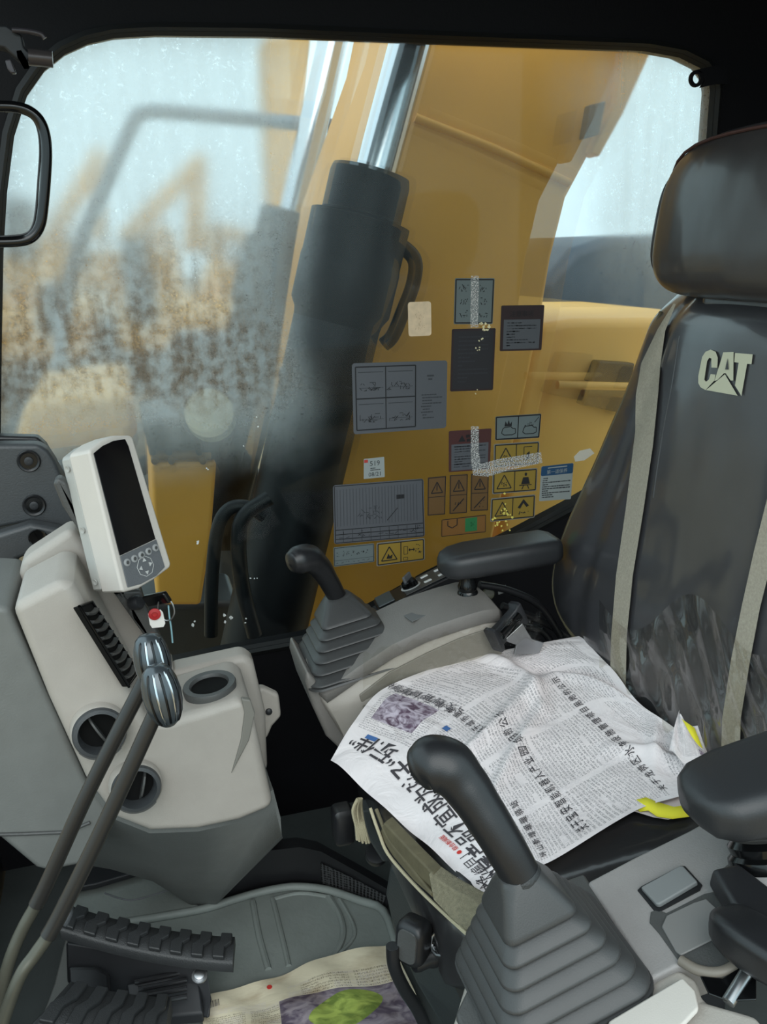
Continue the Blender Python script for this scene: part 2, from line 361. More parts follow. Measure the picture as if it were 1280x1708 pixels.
# parked machines in the yard
def excavator(label, Y, boom, stick, cabpx, housepx, trackpx):
    t = thing('excavator', V((at(*housepx[0], y=Y).x, Y, -1.35)), label, 'excavator', 'excavators parked in the yard')
    b = MB(); pxpoly(b, boom, Y, Y+.6); obj('boom', b, yellow_far, t, bevel=.05)
    b = MB(); pxpoly(b, stick, Y+.1, Y+.5); obj('stick', b, yellow_far, t, bevel=.05)
    b = MB(); pxpoly(b, housepx, Y-.8, Y+1.6); obj('house', b, yellow_far, t, bevel=.08)
    b = MB(); pxpoly(b, cabpx, Y-1.0, Y+.1); obj('cab', b, dk_steel, t, bevel=.08)
    x0, x1 = at(*trackpx[0], y=Y).x, at(*trackpx[1], y=Y).x
    for k, yy in enumerate((Y-1.2, Y+1.2)):
        prof = [(x0+.4, -1.35), (x1-.4, -1.35), (x1-.1, -1.2), (x1, -.9), (x1-.15, -.62), (x1-.45, -.5), (x0+.45, -.5), (x0+.15, -.62), (x0, -.9), (x0+.1, -1.2)]
        b = MB(); b.prism([V((x, yy, z)) for x, z in prof], (0, .55, 0)); obj('track', b, dk_steel, t, bevel=.04)
excavator('hazy parked excavator with its folded boom peaking at the left of the window', 16,
          [(60, 405), (148, 262), (172, 240), (176, 262), (100, 400), (85, 430)], [(150, 250), (176, 244), (174, 400), (150, 400)],
          [(8, 330), (55, 330), (60, 430), (5, 430)], [(0, 410), (120, 405), (125, 470), (0, 475)], [(-20, 470), (140, 470)])
excavator('hazy parked excavator whose folded boom peaks inside the guard rail', 18,
          [(195, 390), (320, 265), (338, 250), (346, 275), (235, 398), (210, 420)], [(318, 262), (346, 262), (342, 420), (308, 420)],
          [(200, 395), (250, 395), (250, 470), (200, 470)], [(180, 425), (300, 420), (305, 500), (180, 505)], [(160, 500), (320, 500)])
excavator('hazy parked excavator with a level boom, nearest the far cylinder', 20,
          [(350, 378), (372, 374), (440, 396), (480, 404), (480, 420), (440, 412), (372, 398)], [(348, 376), (374, 376), (380, 470), (350, 470)],
          [(400, 412), (440, 412), (440, 470), (400, 470)], [(380, 440), (520, 436), (525, 500), (380, 505)], [(360, 500), (540, 500)])
excavator('hazy parked excavator between the first two booms, only its boom foot showing', 24,
          [(250, 400), (268, 372), (282, 380), (300, 430), (288, 430), (270, 400), (258, 415)], [(240, 395), (256, 395), (256, 450), (240, 450)],
          [(100, 400), (150, 400), (150, 450), (100, 450)], [(90, 420), (270, 415), (270, 475), (90, 478)], [(80, 470), (285, 470)])
excavator('blurred nearer yellow machine at the left edge of the window, below the first boom', 9,
          [(30, 560), (40, 470), (62, 462), (80, 480), (70, 560)], [(0, 500), (40, 470), (48, 484), (10, 520)],
          [(60, 470), (110, 470), (112, 560), (60, 560)], [(-60, 520), (150, 515), (152, 600), (-60, 605)], [(-80, 620), (170, 620)])
excavator('blurred nearer yellow machine between the guard rail and the far cylinder', 8,
          [(330, 520), (352, 440), (372, 436), (392, 470), (380, 540)], [(352, 440), (420, 470), (414, 486), (350, 458)],
          [(210, 450), (262, 450), (264, 540), (210, 540)], [(200, 520), (400, 505), (405, 580), (200, 590)], [(180, 600), (430, 600)])
b = MB(); pxpoly(b, [(440, 60), (520, 60), (500, 250), (478, 380), (470, 850), (450, 850), (455, 380)], 9, 9.5)
tag(obj('raised_stick', b, yellow_far, bevel=.05), 'pale raised digging arm fading in the fog left of the rods', 'digging arm')
# earth bank with dry brush at the yard edge
random.seed(3)
b = MB(); 
def bank(u, w): 
    x = -14+44*u; h = .55+.35*math.sin(u*21)+.25*math.sin(u*53+1)
    return V((x, 30+6*w, -1.36+h*1.5*math.sin(math.pi*min(1, w*1.0))))
b.grid(bank, 80, 10); tag(obj('earth_bank', b, mat('dry_earth', (120, 104, 84), .95, var=.3, vscale=.8), smooth=180), 'brown earth bank at the far edge of the yard', 'bank')

# ------------------------------------------------------------------ CAB: front console
def ring_pts(c, ex, ey, r, n=40): return [c+ex*(r*math.cos(2*math.pi*k/n))+ey*(r*math.sin(2*math.pi*k/n)) for k in range(n)]
YF = 1.12
con = thing('front_console', at(300, 1500, y=1.2), 'light grey front console with round air vents and a cup holder, under the monitor', 'console')
FA = [(18, 1012), (105, 966), (124, 978), (215, 1145), (248, 1205), (282, 1203), (405, 1165), (421, 1180), (458, 1348), (400, 1372), (330, 1387), (250, 1390), (190, 1366), (142, 1300), (80, 1165)]
b = MB(); b.prism(ats(FA, y=YF), (0, .14, 0)); obj('fascia', b, beige_plastic, con, bevel=.014, seg=4)
# shoulder behind the fascia, rising to the corner post
SH = [(36, 935), (120, 880), (142, 908), (250, 1062), (290, 1115), (300, 1190), (100, 1100), (22, 1010)]
b = MB(); b.prism(ats(SH, y=1.262), (0, .06, 0)); obj('shoulder', b, beige_plastic, con, bevel=.012, seg=4)
# rear ledge of the cup holder block with its mounting tab
b = MB(); b.prism(ats([(284, 1122), (410, 1094), (424, 1106), (444, 1190), (448, 1290), (300, 1290)], y=1.262), (0, .05, 0)); obj('rear_ledge', b, beige_plastic, con, bevel=.012, seg=4)
b = MB(); b.prism(ats([(425, 1150), (440, 1148), (466, 1160), (470, 1196), (455, 1212), (446, 1233), (430, 1235)], y=1.285), (0, .02, 0)); tab = obj('mounting_tab', b, beige_plastic, con, bevel=.006)
b = MB(); b.lathe(at(449, 1188, y=1.282), (0, 1, 0), [(.003, -.002), (.0055, 0), (.006, .006)], 16); obj('bolt', b, dk_steel, tab)
# darker strip, painting the shade of a fold, at the right of the block
b = MB(); b.prism(ats([(403, 1166), (418, 1168), (426, 1190), (416, 1235), (386, 1292), (402, 1235), (408, 1190)], y=YF-.003), (0, .01, 0)); obj('side_fold_shade', b, mat('fold_shade_grey', (120, 117, 110), .5), con, bevel=.002)
# slanted vent slot, on the bar's upper right flank
fa, fb = at(124, 978, y=YF), at(215, 1145, y=YF); fe = (fb-fa); fn = V((-fe.z, 0, fe.x)).normalized()
if fn.x < 0: fn = -fn
def flank(a, y, h=0): return fa+fe*a+V((0, y-YF, 0))+fn*h
def onflank(u, v, h):
    r_ = ray(u, v); o_ = fa+fn*h; return EYE+r_*((o_-EYE).dot(fn)/r_.dot(fn))
A0, A1, B0, B1 = [onflank(u, v, .004) for u, v in ((131, 1012), (214, 1146), (152, 1004), (230, 1122))]
def vs_(a, c, h=0): 
    n_ = fn
    return (A0*(1-a)+A1*a)*(1-c)+(B0*(1-a)+B1*a)*c+n_*h
b = MB(); b.prism([vs_(0, 0), vs_(1, 0), vs_(1, 1), vs_(0, 1)], V((-.008, .01, -.004))); sl = obj('vent_slot', b, matte_black, con, bevel=.002)
b = MB(); fr_ = [vs_(0, 0, .001), vs_(1, 0, .001), vs_(1, 1, .001), vs_(0, 1, .001)]
b.tube(fr_+fr_[:1], .002, 8, cap=False); obj('slot_frame', b, gloss_black, sl)
for k in range(9):
    a = .06+.90*k/9; b = MB()
    b.loft([[vs_(a+.035*math.sin(c*math.pi), c, .0005), vs_(a+.05+.035*math.sin(c*math.pi), c, .0005), vs_(a+.05+.035*math.sin(c*math.pi), c, .0045), vs_(a+.03+.035*math.sin(c*math.pi), c, .006)] for c in (.06, .25, .5, .75, .94)]); obj('slat', b, dkgrey_plastic, sl, bevel=.0006)
# round vents
for (u, v, rp, ang) in ((166, 1220, 45, 62), (227, 1312, 43, 105)):
    c = at(u, v, y=YF-.016); r = rp*YF/F*1.02; ax = V((.08, -1, .14)).normalized(); ex = V((1, 0, 0)); ex = (ex-ax*ex.dot(ax)).normalized(); ey = ex.cross(ax)
    b = MB(); b.lathe(c, ax, [(r*1.06, -.02), (r*1.06, .003), (r*1.0, .006), (r*.98, .006)], 48, cap=False); vr = obj('air_vent', b, beige_plastic, con)
    b = MB(); b.lathe(c, ax, [(r, -.01), (r, .007), (r*.94, .011), (r*.80, .012), (r*.74, .004), (r*.72, -.02)], 48, cap=False); b.lathe(c-ax*.012, ax, [(0, 0), (r*.74, .001)], 32, mi=1); obj('bezel', b, [plate_m, matte_black], vr)
    a = math.radians(ang); d = ex*math.cos(a)+ey*math.sin(a); q = d.cross(ax)
    for off in ((0,) if ang < 90 else (-.35, .28)):
        ln = math.sqrt(1-off*off)*r*.74
        b = MB(); b.prism([c+q*(off*r)+d*(ln*s)+ax*(.002-.014*(abs(s)**3)) for s in (-1, -.6, -.2, .2, .6, 1)]+[c+q*(off*r)+d*(ln*s)-ax*.016 for s in (1, -1)], q*.0035); obj('vane', b, dkgrey_plastic, vr, bevel=.001)
    b = MB()
    for k in range(46):
        aa = math.pi*(.25+.55*k/45)
        p = c+(ex*math.cos(aa)+ey*math.sin(aa))*r*.985+ax*.008
        b.box(p, .0012, .004, .003, ex, ax, ey)
    kn = obj('knurl', b, dkgrey_plastic, vr); kn['kind'] = 'stuff'
# cup holder
cz = at(350, 1146, z=.551); ax = V((-.10, -.02, 1)).normalized(); r = .0385
b = MB(); b.lathe(cz, ax, [(r*.99, -.008), (r*1.02, .003), (r*.98, .0065), (r*.76, .006), (r*.70, .003), (r*.69, -.004)], 48, cap=False); obj('cup_holder', b, dkgrey_plastic, con)
b = MB(); b.lathe(cz+ax*.0012, ax, [(r*.72, 0), (r*.4, -.0006), (0, -.0008)], 40, cap=False); obj('cup_well_shade', b, matte_black, con)  # flat black disc on the solid top, painting the shaded depth of a well
# dark pedestal under the fascia
P1 = ats([(150, 1330), (190, 1366), (250, 1390), (330, 1387), (400, 1372), (458, 1346), (470, 1392)], y=YF+.012)
P2 = [at(128, 1440, z=.16), at(185, 1450, z=.13), at(255, 1470, z=.08), at(322, 1512, z=.004), at(340, 1512, z=.004), at(362, 1508, z=.02), at(472, 1398, y=1.36)]
back = V((0, .2, 0))
b = MB(); b.loft([[V((p.x, 1.42, p.z)) for p in P1], [p+V((0, .0, .03)) for p in P1], P1, P2, [V((p.x, 1.44, p.z)) for p in P2]], cap=False, closed=False)
obj('pedestal', b, pedestal_m, con, smooth=35)
# grey side cover
SC = [(-60, 1010), (14, 1012), (80, 1160), (142, 1298), (190, 1364), (176, 1400), (160, 1440), (80, 1456), (60, 1450), (0, 1400), (-60, 1380)]
b = MB(); b.prism(ats(SC, y=YF+.010), (0, .2, 0)); obj('side_cover', b, mat('cover_grey', (108, 109, 106), .5, bump=.2, bscale=400, var=.05), con, bevel=.01)
b = MB(); b.tube(ats([(-50, 1390), (0, 1392), (40, 1391), (112, 1388), (150, 1372)], y=YF+.008), .0025); obj('seam', b, dkgrey_plastic, con)

# corner post cover plates
t = thing('corner_post_cover', at(60, 1000, y=1.5), 'dark grey corner post cover with two screw recesses, left of the monitor', 'trim panel')
b = MB(); b.prism(ats([(-60, 742), (64, 741), (80, 752), (92, 770), (105, 800), (118, 832), (128, 878), (113, 888), (95, 880), (52, 872), (-60, 892)], y=1.47), (0, .04, 0)); obj('panel', b, plate_m, t, bevel=.008)
b = MB(); b.prism(ats([(-60, 726), (62, 729), (76, 742), (110, 800), (60, 800), (-60, 760)], y=1.525), (0, .03, 0)); obj('backing_trim', b, black_plastic, t, bevel=.005)
for u, v, r in ((48, 769, 16), (57, 843, 16)):
    c = at(u, v, y=1.468); rr = r*1.5/F
    b = MB(); b.lathe(c, (0, 1, 0), [(rr*1.1, -.0005), (rr, -.003), (rr*.85, -.002), (rr*.7, .001)], 28, cap=False); b.lathe(c, (0, -1, 0), [(rr*.9, .0006), (0, .0007)], 24, mi=1); rc = obj('screw_recess', b, [black_plastic, gloss_black], t)
    b = MB(); b.lathe(c, (0, -1, 0), [(rr*.42, .0008), (rr*.42, .003), (rr*.3, .004), (0, .003)], 16); obj('screw', b, dk_steel, rc)
t = thing('lower_post_cover', at(40, 1000, y=1.46), 'lower grey post cover with one screw recess, above the console shoulder', 'trim panel')
b = MB(); b.prism(ats([(-60, 908), (0, 890), (50, 874), (95, 882), (114, 889), (100, 906), (70, 918), (28, 934), (18, 1010), (10, 1100), (-60, 1100)], y=1.43), (0, .035, 0)); obj('panel', b, plate_m, t, bevel=.008)
c = at(63, 897, y=1.428); rr = .0135
b = MB(); b.lathe(c, (0, -1, 0), [(rr*1.08, .0004), (rr, .0025), (rr*.85, .001), (0, .001)], 28); obj('screw_recess', b, gloss_black, t)

# monitor bracket
MB_ = [(88, 806), (98, 796), (112, 806), (130, 850), (160, 925), (195, 985), (236, 985), (243, 1010), (272, 1075), (252, 1078), (200, 1005), (140, 900), (104, 845)]
b = MB(); b.prism(ats(MB_, y=1.215), (0, .028, 0)); br = obj('monitor_bracket', b, dkgrey_plastic, bevel=.005)
tag(br, 'dark grey slanted arm carrying the monitor, bolted to the corner post', 'bracket')
# monitor
BL, BR_, TL, TR = at(205, 992, y=1.14), at(288, 946, y=1.20), at(147, 750, y=1.18), at(221, 724, y=1.24)
mon = thing('monitor', (BL+BR_)/2, 'light grey monitor with a dark screen and a row of round buttons', 'monitor')
nn = (BR_-BL).cross(TL-BL).normalized()
if nn.y > 0: nn = -nn
def face(a, c, h=0):
    return (BL*(1-a)+BR_*a)*(1-c)+(TL*(1-a)+TR*a)*c+nn*h
def fpts(rw=.16, bulge=.03):
    pts = []
    pts += [(0.02, .01), (.3, -bulge*.6), (.6, -bulge*.5), (.97, .005)]
    pts += [(1, .03), (1, .97), (.97, .995), (.6, 1+bulge*1.1), (.3, 1+bulge*.9), (.03, .995), (0, .97), (0, .03)]
    return pts
fp = fpts()
b = MB(); b.prism([face(a, c) for a, c in fp], -nn*.046); obj('housing', b, white_plastic, mon, bevel=.007, seg=4)
b = MB(); b.prism([face(a*.98+.01, c*.97+.015, -.044) for a, c in fp], -nn*.022); bc = obj('back_cover', b, mat('monitor_back', (168, 167, 162), .5), mon, bevel=.005)
for c in (.9, .47, .1):
    p = face(.012, c, -.052); b = MB(); b.lathe(p-(BR_-BL).normalized()*.002, -(BR_-BL).normalized(), [(.0042, 0), (.0042, .0014), (.002, .0004), (0, .0004)], 14); obj('screw_boss', b, mat('monitor_back', (168, 167, 162)), bc)
b = MB(); b.prism([face(a, c, .0002) for a, c in ((.10, .255), (.83, .245), (.83, .93), (.80, .985), (.55, 1.0), (.3, .992), (.08, .965))], nn*.0012); obj('screen', b, mat('screen', (14, 12, 14), .12), mon, bevel=.0008)
b = MB(); b.prism([face(a, c, .0002) for a, c in ((.10, .03), (.35, .006), (.65, .005), (.85, .03), (.84, .24), (.10, .25))], nn*.0016); kp = obj('keypad', b, grey_plastic, mon, bevel=.0008)
pu, pr = (TL-BL).normalized(), (BR_-BL).normalized()
for k in range(5):
    b = MB(); b.lathe(face(.19+.145*k, .19, .0016), nn, [(.0052, 0), (.0052, .0016), (.004, .0022), (0, .0022)], 20); bt = obj('button', b, mat('button_grey', (150, 150, 150), .4), kp)
    b = MB(); b.lathe(face(.19+.145*k, .19, .0038), nn, [(.0026, 0), (.002, .0005), (0, .0005)], 12); obj('button_mark', b, dkgrey_plastic, bt)
cc = face(.5, .105, .0018)
b = MB(); b.lathe(cc, nn, [(.0145, 0), (.0145, .0004), (.0137, .0005), (.0137, .0)], 8, cap=False); obj('pad_outline', b, mat('mark_white', (190, 190, 188), .5), kp)
for dx, dz in ((0, .009), (0, -.009), (.009, 0), (-.009, 0)):
    p = cc+pr*dx+pu*dz; d = (pr*dx+pu*dz).normalized(); q = d.cross(nn)
    b = MB(); b.prism([p+d*.0028, p-d*.0022+q*.003, p-d*.0022-q*.003], nn*.0012); obj('arrow_key', b, mat('mark_white', (190, 190, 188), .5), kp)
# ignition key on the bracket with its tag
k0 = at(234, 1004, y=1.20); k1 = at(279, 996, y=1.16)
key = thing('ignition_key', k0, 'black headed ignition key with a white and red tag, in the switch under the monitor', 'key')
d = (k1-k0).normalized()
b = MB(); b.lathe(k0-d*.004, d, [(.010, -.012), (.011, 0), (.008, .005), (.005, .005)], 24); obj('switch_collar', b, dk_steel, key)
b = MB(); sdv = d.cross(V((0, -.4, 1)).normalized()).normalized(); updn = sdv.cross(d)
b.box(k0+d*.036, .046, .009, .018, d, sdv, updn); obj('key_head', b, gloss_black, key, bevel=.003)
b = MB(); rc = k0+d*.046+V((.004, -.004, -.016)); b.tube([rc+V((.011*math.cos(a), -.006*math.cos(a), .017*math.sin(a))) for a in [2*math.pi*i/24 for i in range(25)]], .0011, 8, cap=False); obj('key_ring', b, steel, key)
tgp = ats([(247, 1024), (268, 1017), (272, 1022), (276, 1040), (273, 1046), (254, 1048), (250, 1042)], y=1.165)
b = MB(); b.prism(tgp, (0, .002, 0)); tg = obj('tag', b, mat('tag_white', (226, 222, 216), .5), key, bevel=.0006)
tc = at(258, 1024, y=1.1645); b = MB(); b.lathe(tc, (0, -1, 0), [(.0085, 0), (.0085, .002), (.004, .003), (.0035, .001)], 20); obj('tag_eyelet', b, mat('tag_red', (168, 40, 42), .4), tg)
b = MB(); b.tube(spline(ats([(281, 1010), (283, 1030), (286, 1050), (288, 1072)], y=1.165)), [.0012]*24+[.0012]); obj('lanyard', b, mat('lanyard_blue', (132, 170, 178), .5), key)

# ------------------------------------------------------------------ travel levers
def lever(label, pts, y0, y1, kn0, kn1, rk, yk, r):
    n_ = len(pts); P = [at(u, v, y=y0+(y1-y0)*i/(n_-1)) for i, (u, v) in enumerate(pts)]
    t = thing('travel_lever', P[-1], label, 'lever', 'travel levers')
    b = MB(); b.tube(spline(P, 6), r, 18); obj('rod', b, mat('lever_steel', (82, 80, 70), .35, .3, var=.15, vscale=20), t)
    d0 = (P[0]-P[1]).normalized(); b = MB(); SPL = spline(P, 6); b.tube(SPL[:15], r*1.22, 18); obj('sleeve', b, mat('sleeve_black', (40, 38, 36), .3), t)
    a, c = at(*kn0, y=yk), at(*kn1, y=yk-.015); ax = (c-a); ln = ax.length; ax.normalize()
    prof = [(0, 0), (.45, .02), (.72, .10), (.92, .26), (1, .45), (.96, .62), (.84, .78), (.6, .91), (.3, .98), (0, 1)]
    b = MB(); b.lathe(a, ax, [(rk*p, ln*h) for p, h in prof], 36); kb = obj('knob', b, silver_black, t, smooth=80)
    u_ = V((0, -1, .3)); u_ = (u_-ax*u_.dot(ax)).normalized(); w_ = ax.cross(u_)
    for k, ph in enumerate((-.95, -.55, -.15, .25, .65)):
        b = MB(); dirv = u_*math.cos(ph)+w_*math.sin(ph)
        b.tube(spline([a+ax*(ln*h)+dirv*(rk*p*1.005) for p, h in prof[2:8]], 4), [.0006]+[.0014]*19+[.0006], 8); obj('rib', b, chrome if k % 2 else gloss_black, kb)
    return t
lever('travel lever whose knob stands behind, right under the key tag', [(247, 1125), (150, 1315), (75, 1480), (40, 1545), (22, 1585), (8, 1630), (-8, 1700), (-20, 1760)], .97, .93, (246, 1056), (264, 1152), .0215, .97, .0075)
lever('travel lever whose knob stands in front, overlapping the cup holder', [(266, 1175), (172, 1380), (95, 1535), (60, 1590), (38, 1620), (20, 1660), (2, 1715), (-10, 1770)], .91, .87, (258, 1108), (284, 1212), .0215, .91, .0075)

# ------------------------------------------------------------------ pedals and floor
def pad(t, tl, bl, tr_, br_, mid, nrib, name='tread', thick=.018):
    """curved rubber pad with a chevron tread; corners in space"""
    def f(u, w, h=0):
        p = (tl*(1-u)+tr_*u)*(1-w)+(bl*(1-u)+br_*u)*w
        return p+V((0, 0, mid*4*u*(1-u)))+V((0, 0, h))
    b = MB(); rings = []
    for i in range(25):
        u = i/24; rings.append([f(u, 0, -thick), f(u, 0, -.004), f(u, .06, 0), f(u, .5, .004), f(u, .94, 0), f(u, 1, -.004), f(u, 1, -thick)])
    b.loft(rings); pd = obj('rubber_pad', b, rubber, t, smooth=50)
    for k in range(nrib):
        u0 = (k+.35)/nrib; b = MB(); pl = []
        du = .55/nrib
        top = [f(u0+du*.0, .06, .001), f(u0+du*.0, .42, .004), f(u0-du*.55, .62, .004), f(u0-du*.55, .95, .001)]
        top2 = [f(min(1, u0+du*.0+du), .06, .001), f(min(1, u0+du), .42, .004), f(u0+du*.45, .62, .004), f(u0+du*.45, .95, .001)]
        rr = [[a, c, c+V((0, 0, .007)), a+V((0, 0, .007))] for a, c in zip(top, top2)]
        b.loft(rr); obj(name, b, rubber, pd, bevel=.0018)
    return pd
ped = thing('travel_pedal', at(250, 1640, y=1.12), 'black travel pedal with a long curved chevron pad, on the floor left of the mat', 'pedal', 'travel pedals')
zt = .15
pad(ped, at(118, 1508, z=.19), at(100, 1550, z=.185), at(392, 1560, z=.13), at(388, 1606, z=.128), -.012, 8)
b = MB(); b.prism(ats([(88, 1540), (118, 1502), (122, 1530), (112, 1556)], y=1.14), (0, .05, 0)); obj('heel_stop', b, grey_plastic, ped, bevel=.01)
b = MB(); b.prism([at(110, 1572, z=.12), at(345, 1612, z=.09), at(352, 1668, z=.04), at(350, 1700, z=.03), at(112, 1640, z=.05)], (0, .03, -.02)); obj('bracket', b, dk_steel, ped, bevel=.004)
b = MB(); b.lathe(at(333, 1628, z=.088), (0, -.5, 1), [(.012, 0), (.012, .003), (.008, .003), (.008, .009), (.005, .010), (0, .010)], 16); obj('bolt', b, steel, ped)
ped2 = thing('travel_pedal', at(200, 1760, y=1.0), 'black travel pedal in the bottom left corner with a blocky tread', 'pedal', 'travel pedals')
pad(ped2, at(120, 1634, z=.16), at(60, 1712, z=.16), at(285, 1660, z=.11), at(275, 1730, z=.11), -.006, 5, thick=.03)
b = MB(); b.prism([at(112, 1612, z=.10), at(160, 1612, z=.10), at(182, 1625, z=.09), at(190, 1700, z=.08), at(116, 1680, z=.08)], (0, .02, -.02)); obj('side_plate', b, black_plastic, ped2, bevel=.006)
b = MB(); b.prism([at(210, 1640, z=.07), at(330, 1618, z=.07), at(340, 1690, z=.04), at(220, 1700, z=.04)], (0, 0, -.02)); b2 = obj('link_plate', b, dk_steel, ped2, bevel=.004)
for k in range(4):
    b = MB(); b.tube([at(225+6*k, 1638+12*k, z=.075), at(312, 1620+14*k, z=.075)], .004, 8); obj('link_rod', b, black_plastic, ped2)
ped3 = thing('foot_rest', at(70, 1760, y=.95), 'black ribbed foot rest at the bottom left edge, in front of the pedals', 'foot rest')
b = MB(); b.prism([at(45, 1710, z=.15), at(88, 1668, z=.15), at(112, 1668, z=.15), at(142, 1700, z=.14), at(150, 1740, z=.13), at(40, 1740, z=.14)], (0, 0, -.05)); obj('block', b, rubber, ped3, bevel=.006)
b = MB(); b.prism(ats([(90, 1640), (110, 1560), (128, 1590), (142, 1660), (120, 1720), (60, 1720)], z=.03), (0, 0, -.02))
obj('base_plate', b, mat('cover_grey', (108, 109, 106)), ped3, bevel=.004)

fm = thing('floor_mat', at(520, 1600, z=0), 'dark green grey moulded floor mat with a raised rim', 'floor mat')
outl = [(190, 1541), (262, 1530), (340, 1516), (385, 1502), (430, 1489), (470, 1481), (500, 1479), (545, 1484), (600, 1502), (640, 1519), (662, 1580), (720, 1760), (150, 1760), (170, 1640)]
b = MB(); b.prism(ats(outl, z=.004), (0, 0, -.003)); obj('mat_sheet', b, mat_grey, fm)
b = MB(); b.tube(spline(ats(outl[:11], z=.010), 3), .0075, 10); obj('rim', b, mat_grey, fm)
def ridge(px, r=.004, z=.004): 
    b = MB(); b.tube(spline(ats(px, z=z), 4), r, 8); obj('ridge', b, mat_grey, fm)
ridge([(422, 1505), (432, 1560), (448, 1618)], .006); ridge([(455, 1500), (470, 1560), (482, 1612)], .005)
ridge([(548, 1496), (568, 1530), (572, 1565), (552, 1605)], .006); ridge([(566, 1500), (588, 1538), (590, 1565), (560, 1598)]); ridge([(455, 1500), (500, 1490), (548, 1496)])
fp_ = thing('floor_plate', at(230, 1500, z=.02), 'grey floor plate with a lifted flap, beneath the front console', 'floor plate')
b = MB(); b.prism(ats([(120, 1480), (205, 1436), (262, 1466), (334, 1512), (190, 1540), (112, 1530)], z=.012), (0, 0, -.011)); obj('plate', b, mat_grey, fp_, bevel=.002)
b = MB(); b.prism(ats([(118, 1482), (150, 1448), (205, 1430), (242, 1450), (160, 1474)], z=.034), (0, 0, -.012)); obj('flap', b, dk_steel, fp_, bevel=.003)
b = MB(); b.tube(spline(ats([(175, 1490), (205, 1500), (230, 1500), (290, 1482)], z=.0125), 5), .0018, 6); obj('seam', b, grey_plastic, fp_)

sp = thing('kick_panel', at(500, 1500, y=1.40), 'black kick panel with a perforated grille at the back of the floor', 'panel')
KB = [(362, 1513), (430, 1489), (500, 1480), (545, 1485), (600, 1503), (648, 1524)]; KT = [(358, 1436), (430, 1421), (500, 1413), (535, 1420), (600, 1456), (655, 1488)]
kb = [at(u, v, z=.002)+V((0, .012, 0)) for u, v in KB]; kt = [at(u, v, y=p.y) for (u, v), p in zip(KT, kb)]
b = MB(); b.loft([kb, kt, [p+V((0, .03, 0)) for p in kt], [p+V((0, .03, 0)) for p in kb]], cap=False, closed=False); obj('panel', b, black_plastic, sp, smooth=30)
def kf(a, c, h=-.003):
    q_ = a*5; i = min(4, int(q_)); f = q_-i; return (kb[i].lerp(kb[i+1], f)).lerp(kt[i].lerp(kt[i+1], f), c)+V((h*.3, h, 0))
gm_ = bpy.data.materials.new('perforated_grille'); gm_.use_nodes = True; q = gm_.node_tree; bs = q.nodes['Principled BSDF']; bs.inputs['Roughness'].default_value = .5
tc_ = q.nodes.new('ShaderNodeTexCoord'); vo = q.nodes.new('ShaderNodeTexVoronoi'); vo.inputs['Scale'].default_value = 190; vo.inputs['Randomness'].default_value = .15
q.links.new(tc_.outputs['Object'], vo.inputs['Vector']); rp = q.nodes.new('ShaderNodeValToRGB'); rp.color_ramp.elements[0].color = (.002, .002, .002, 1); rp.color_ramp.elements[1].color = (.05, .05, .052, 1); rp.color_ramp.elements[0].position = .40; rp.color_ramp.elements[1].position = .5
q.links.new(vo.outputs['Distance'], rp.inputs[0]); q.links.new(rp.outputs[0], bs.inputs['Base Color'])
b = MB(); b.loft([[kf(a_, .10) for a_ in (.58, .7, .8, .9, .97)], [kf(a_, .70) for a_ in (.58, .7, .8, .9, .97)]], cap=False, closed=False); obj('grille', b, gm_, sp)

# ------------------------------------------------------------------ side consoles with joysticks
def side_console(root, near, far, y0, y1, topmat, sidemat, nmid=None, low=.10, edge=.016):
    """near / far: top edge points (3D) of a console hood; the near side is a separate light panel below an edge line"""
    b = MB(); b.loft([[V((p.x, p.y+.02, p.z-.03)) for p in far], far, near, [p+V((0, -.004, -edge)) for p in near]], cap=False, closed=False)
    return obj('top_cover', b, topmat, root, smooth=60, solid=.004)

def joystick(label, base, hx, hy, neck, hp, nrm, nfold, group):
    t = thing('joystick', base, label, 'joystick', group)
    nrm = nrm.normalized(); ex = (V((1, 0, 0))-nrm*nrm.x).normalized(); ey = nrm.cross(ex)
    bt = thing('boot', V((0, 0, 0)), '', ''); del bt['label']; del bt['category']; bpy.data.objects.remove(bt)
    H = (neck-base)
    def ring(f, k, r=.32):
        c = base+H*f; return [c+ex*x+ey*y for x, y in rrect(hx*k, hy*k, min(hx, hy)*k*r, 5)]
    b = MB(); rings = [ring(0, 1.02), ring(.03, 1.02)]
    st = .62/nfold
    for k in range(nfold):
        f0 = .03+st*k; s0 = 1.0-.52*k/nfold; s1 = 1.0-.52*(k+1)/nfold
        rings += [ring(f0+st*.02, s0-.05), ring(f0+st*.08, s0-.015), ring(f0+st*.16, s0), ring(f0+st*.28, s0), ring(f0+st*.40, s0-.015), ring(f0+st*.93, s1-.035), ring(f0+st*.98, s1-.06)]
    rings += [ring(.655, .45), ring(.67, .475), ring(.69, .475), ring(.72, .455), ring(.90, .31, .5), ring(.97, .26, .8), ring(1.0, .23, .9)]
    b.loft(rings); obj('boot', b, rubber_grey, t, smooth=50)
    P = spline([p for p, r in hp], 6); n_ = len(hp); rs = []
    for i in range(len(P)):
        q_ = i/6; a = min(int(q_), n_-2); f = q_-a; f = f*f*(3-2*f); rs.append(hp[a][1]*(1-f)+hp[min(a+1, n_-1)][1]*f)
    b = MB(); b.tube(P, rs, 26)
    obj('grip', b, black_plastic, t, smooth=80)
    d = (hp[1][0]-hp[0][0]).normalized(); b = MB(); b.lathe(hp[0][0]-d*.006, d, [(hp[0][1]*1.02, 0), (hp[0][1]*1.08, .003), (hp[0][1]*1.02, .007)], 26); obj('collar', b, rubber, t)
    return t

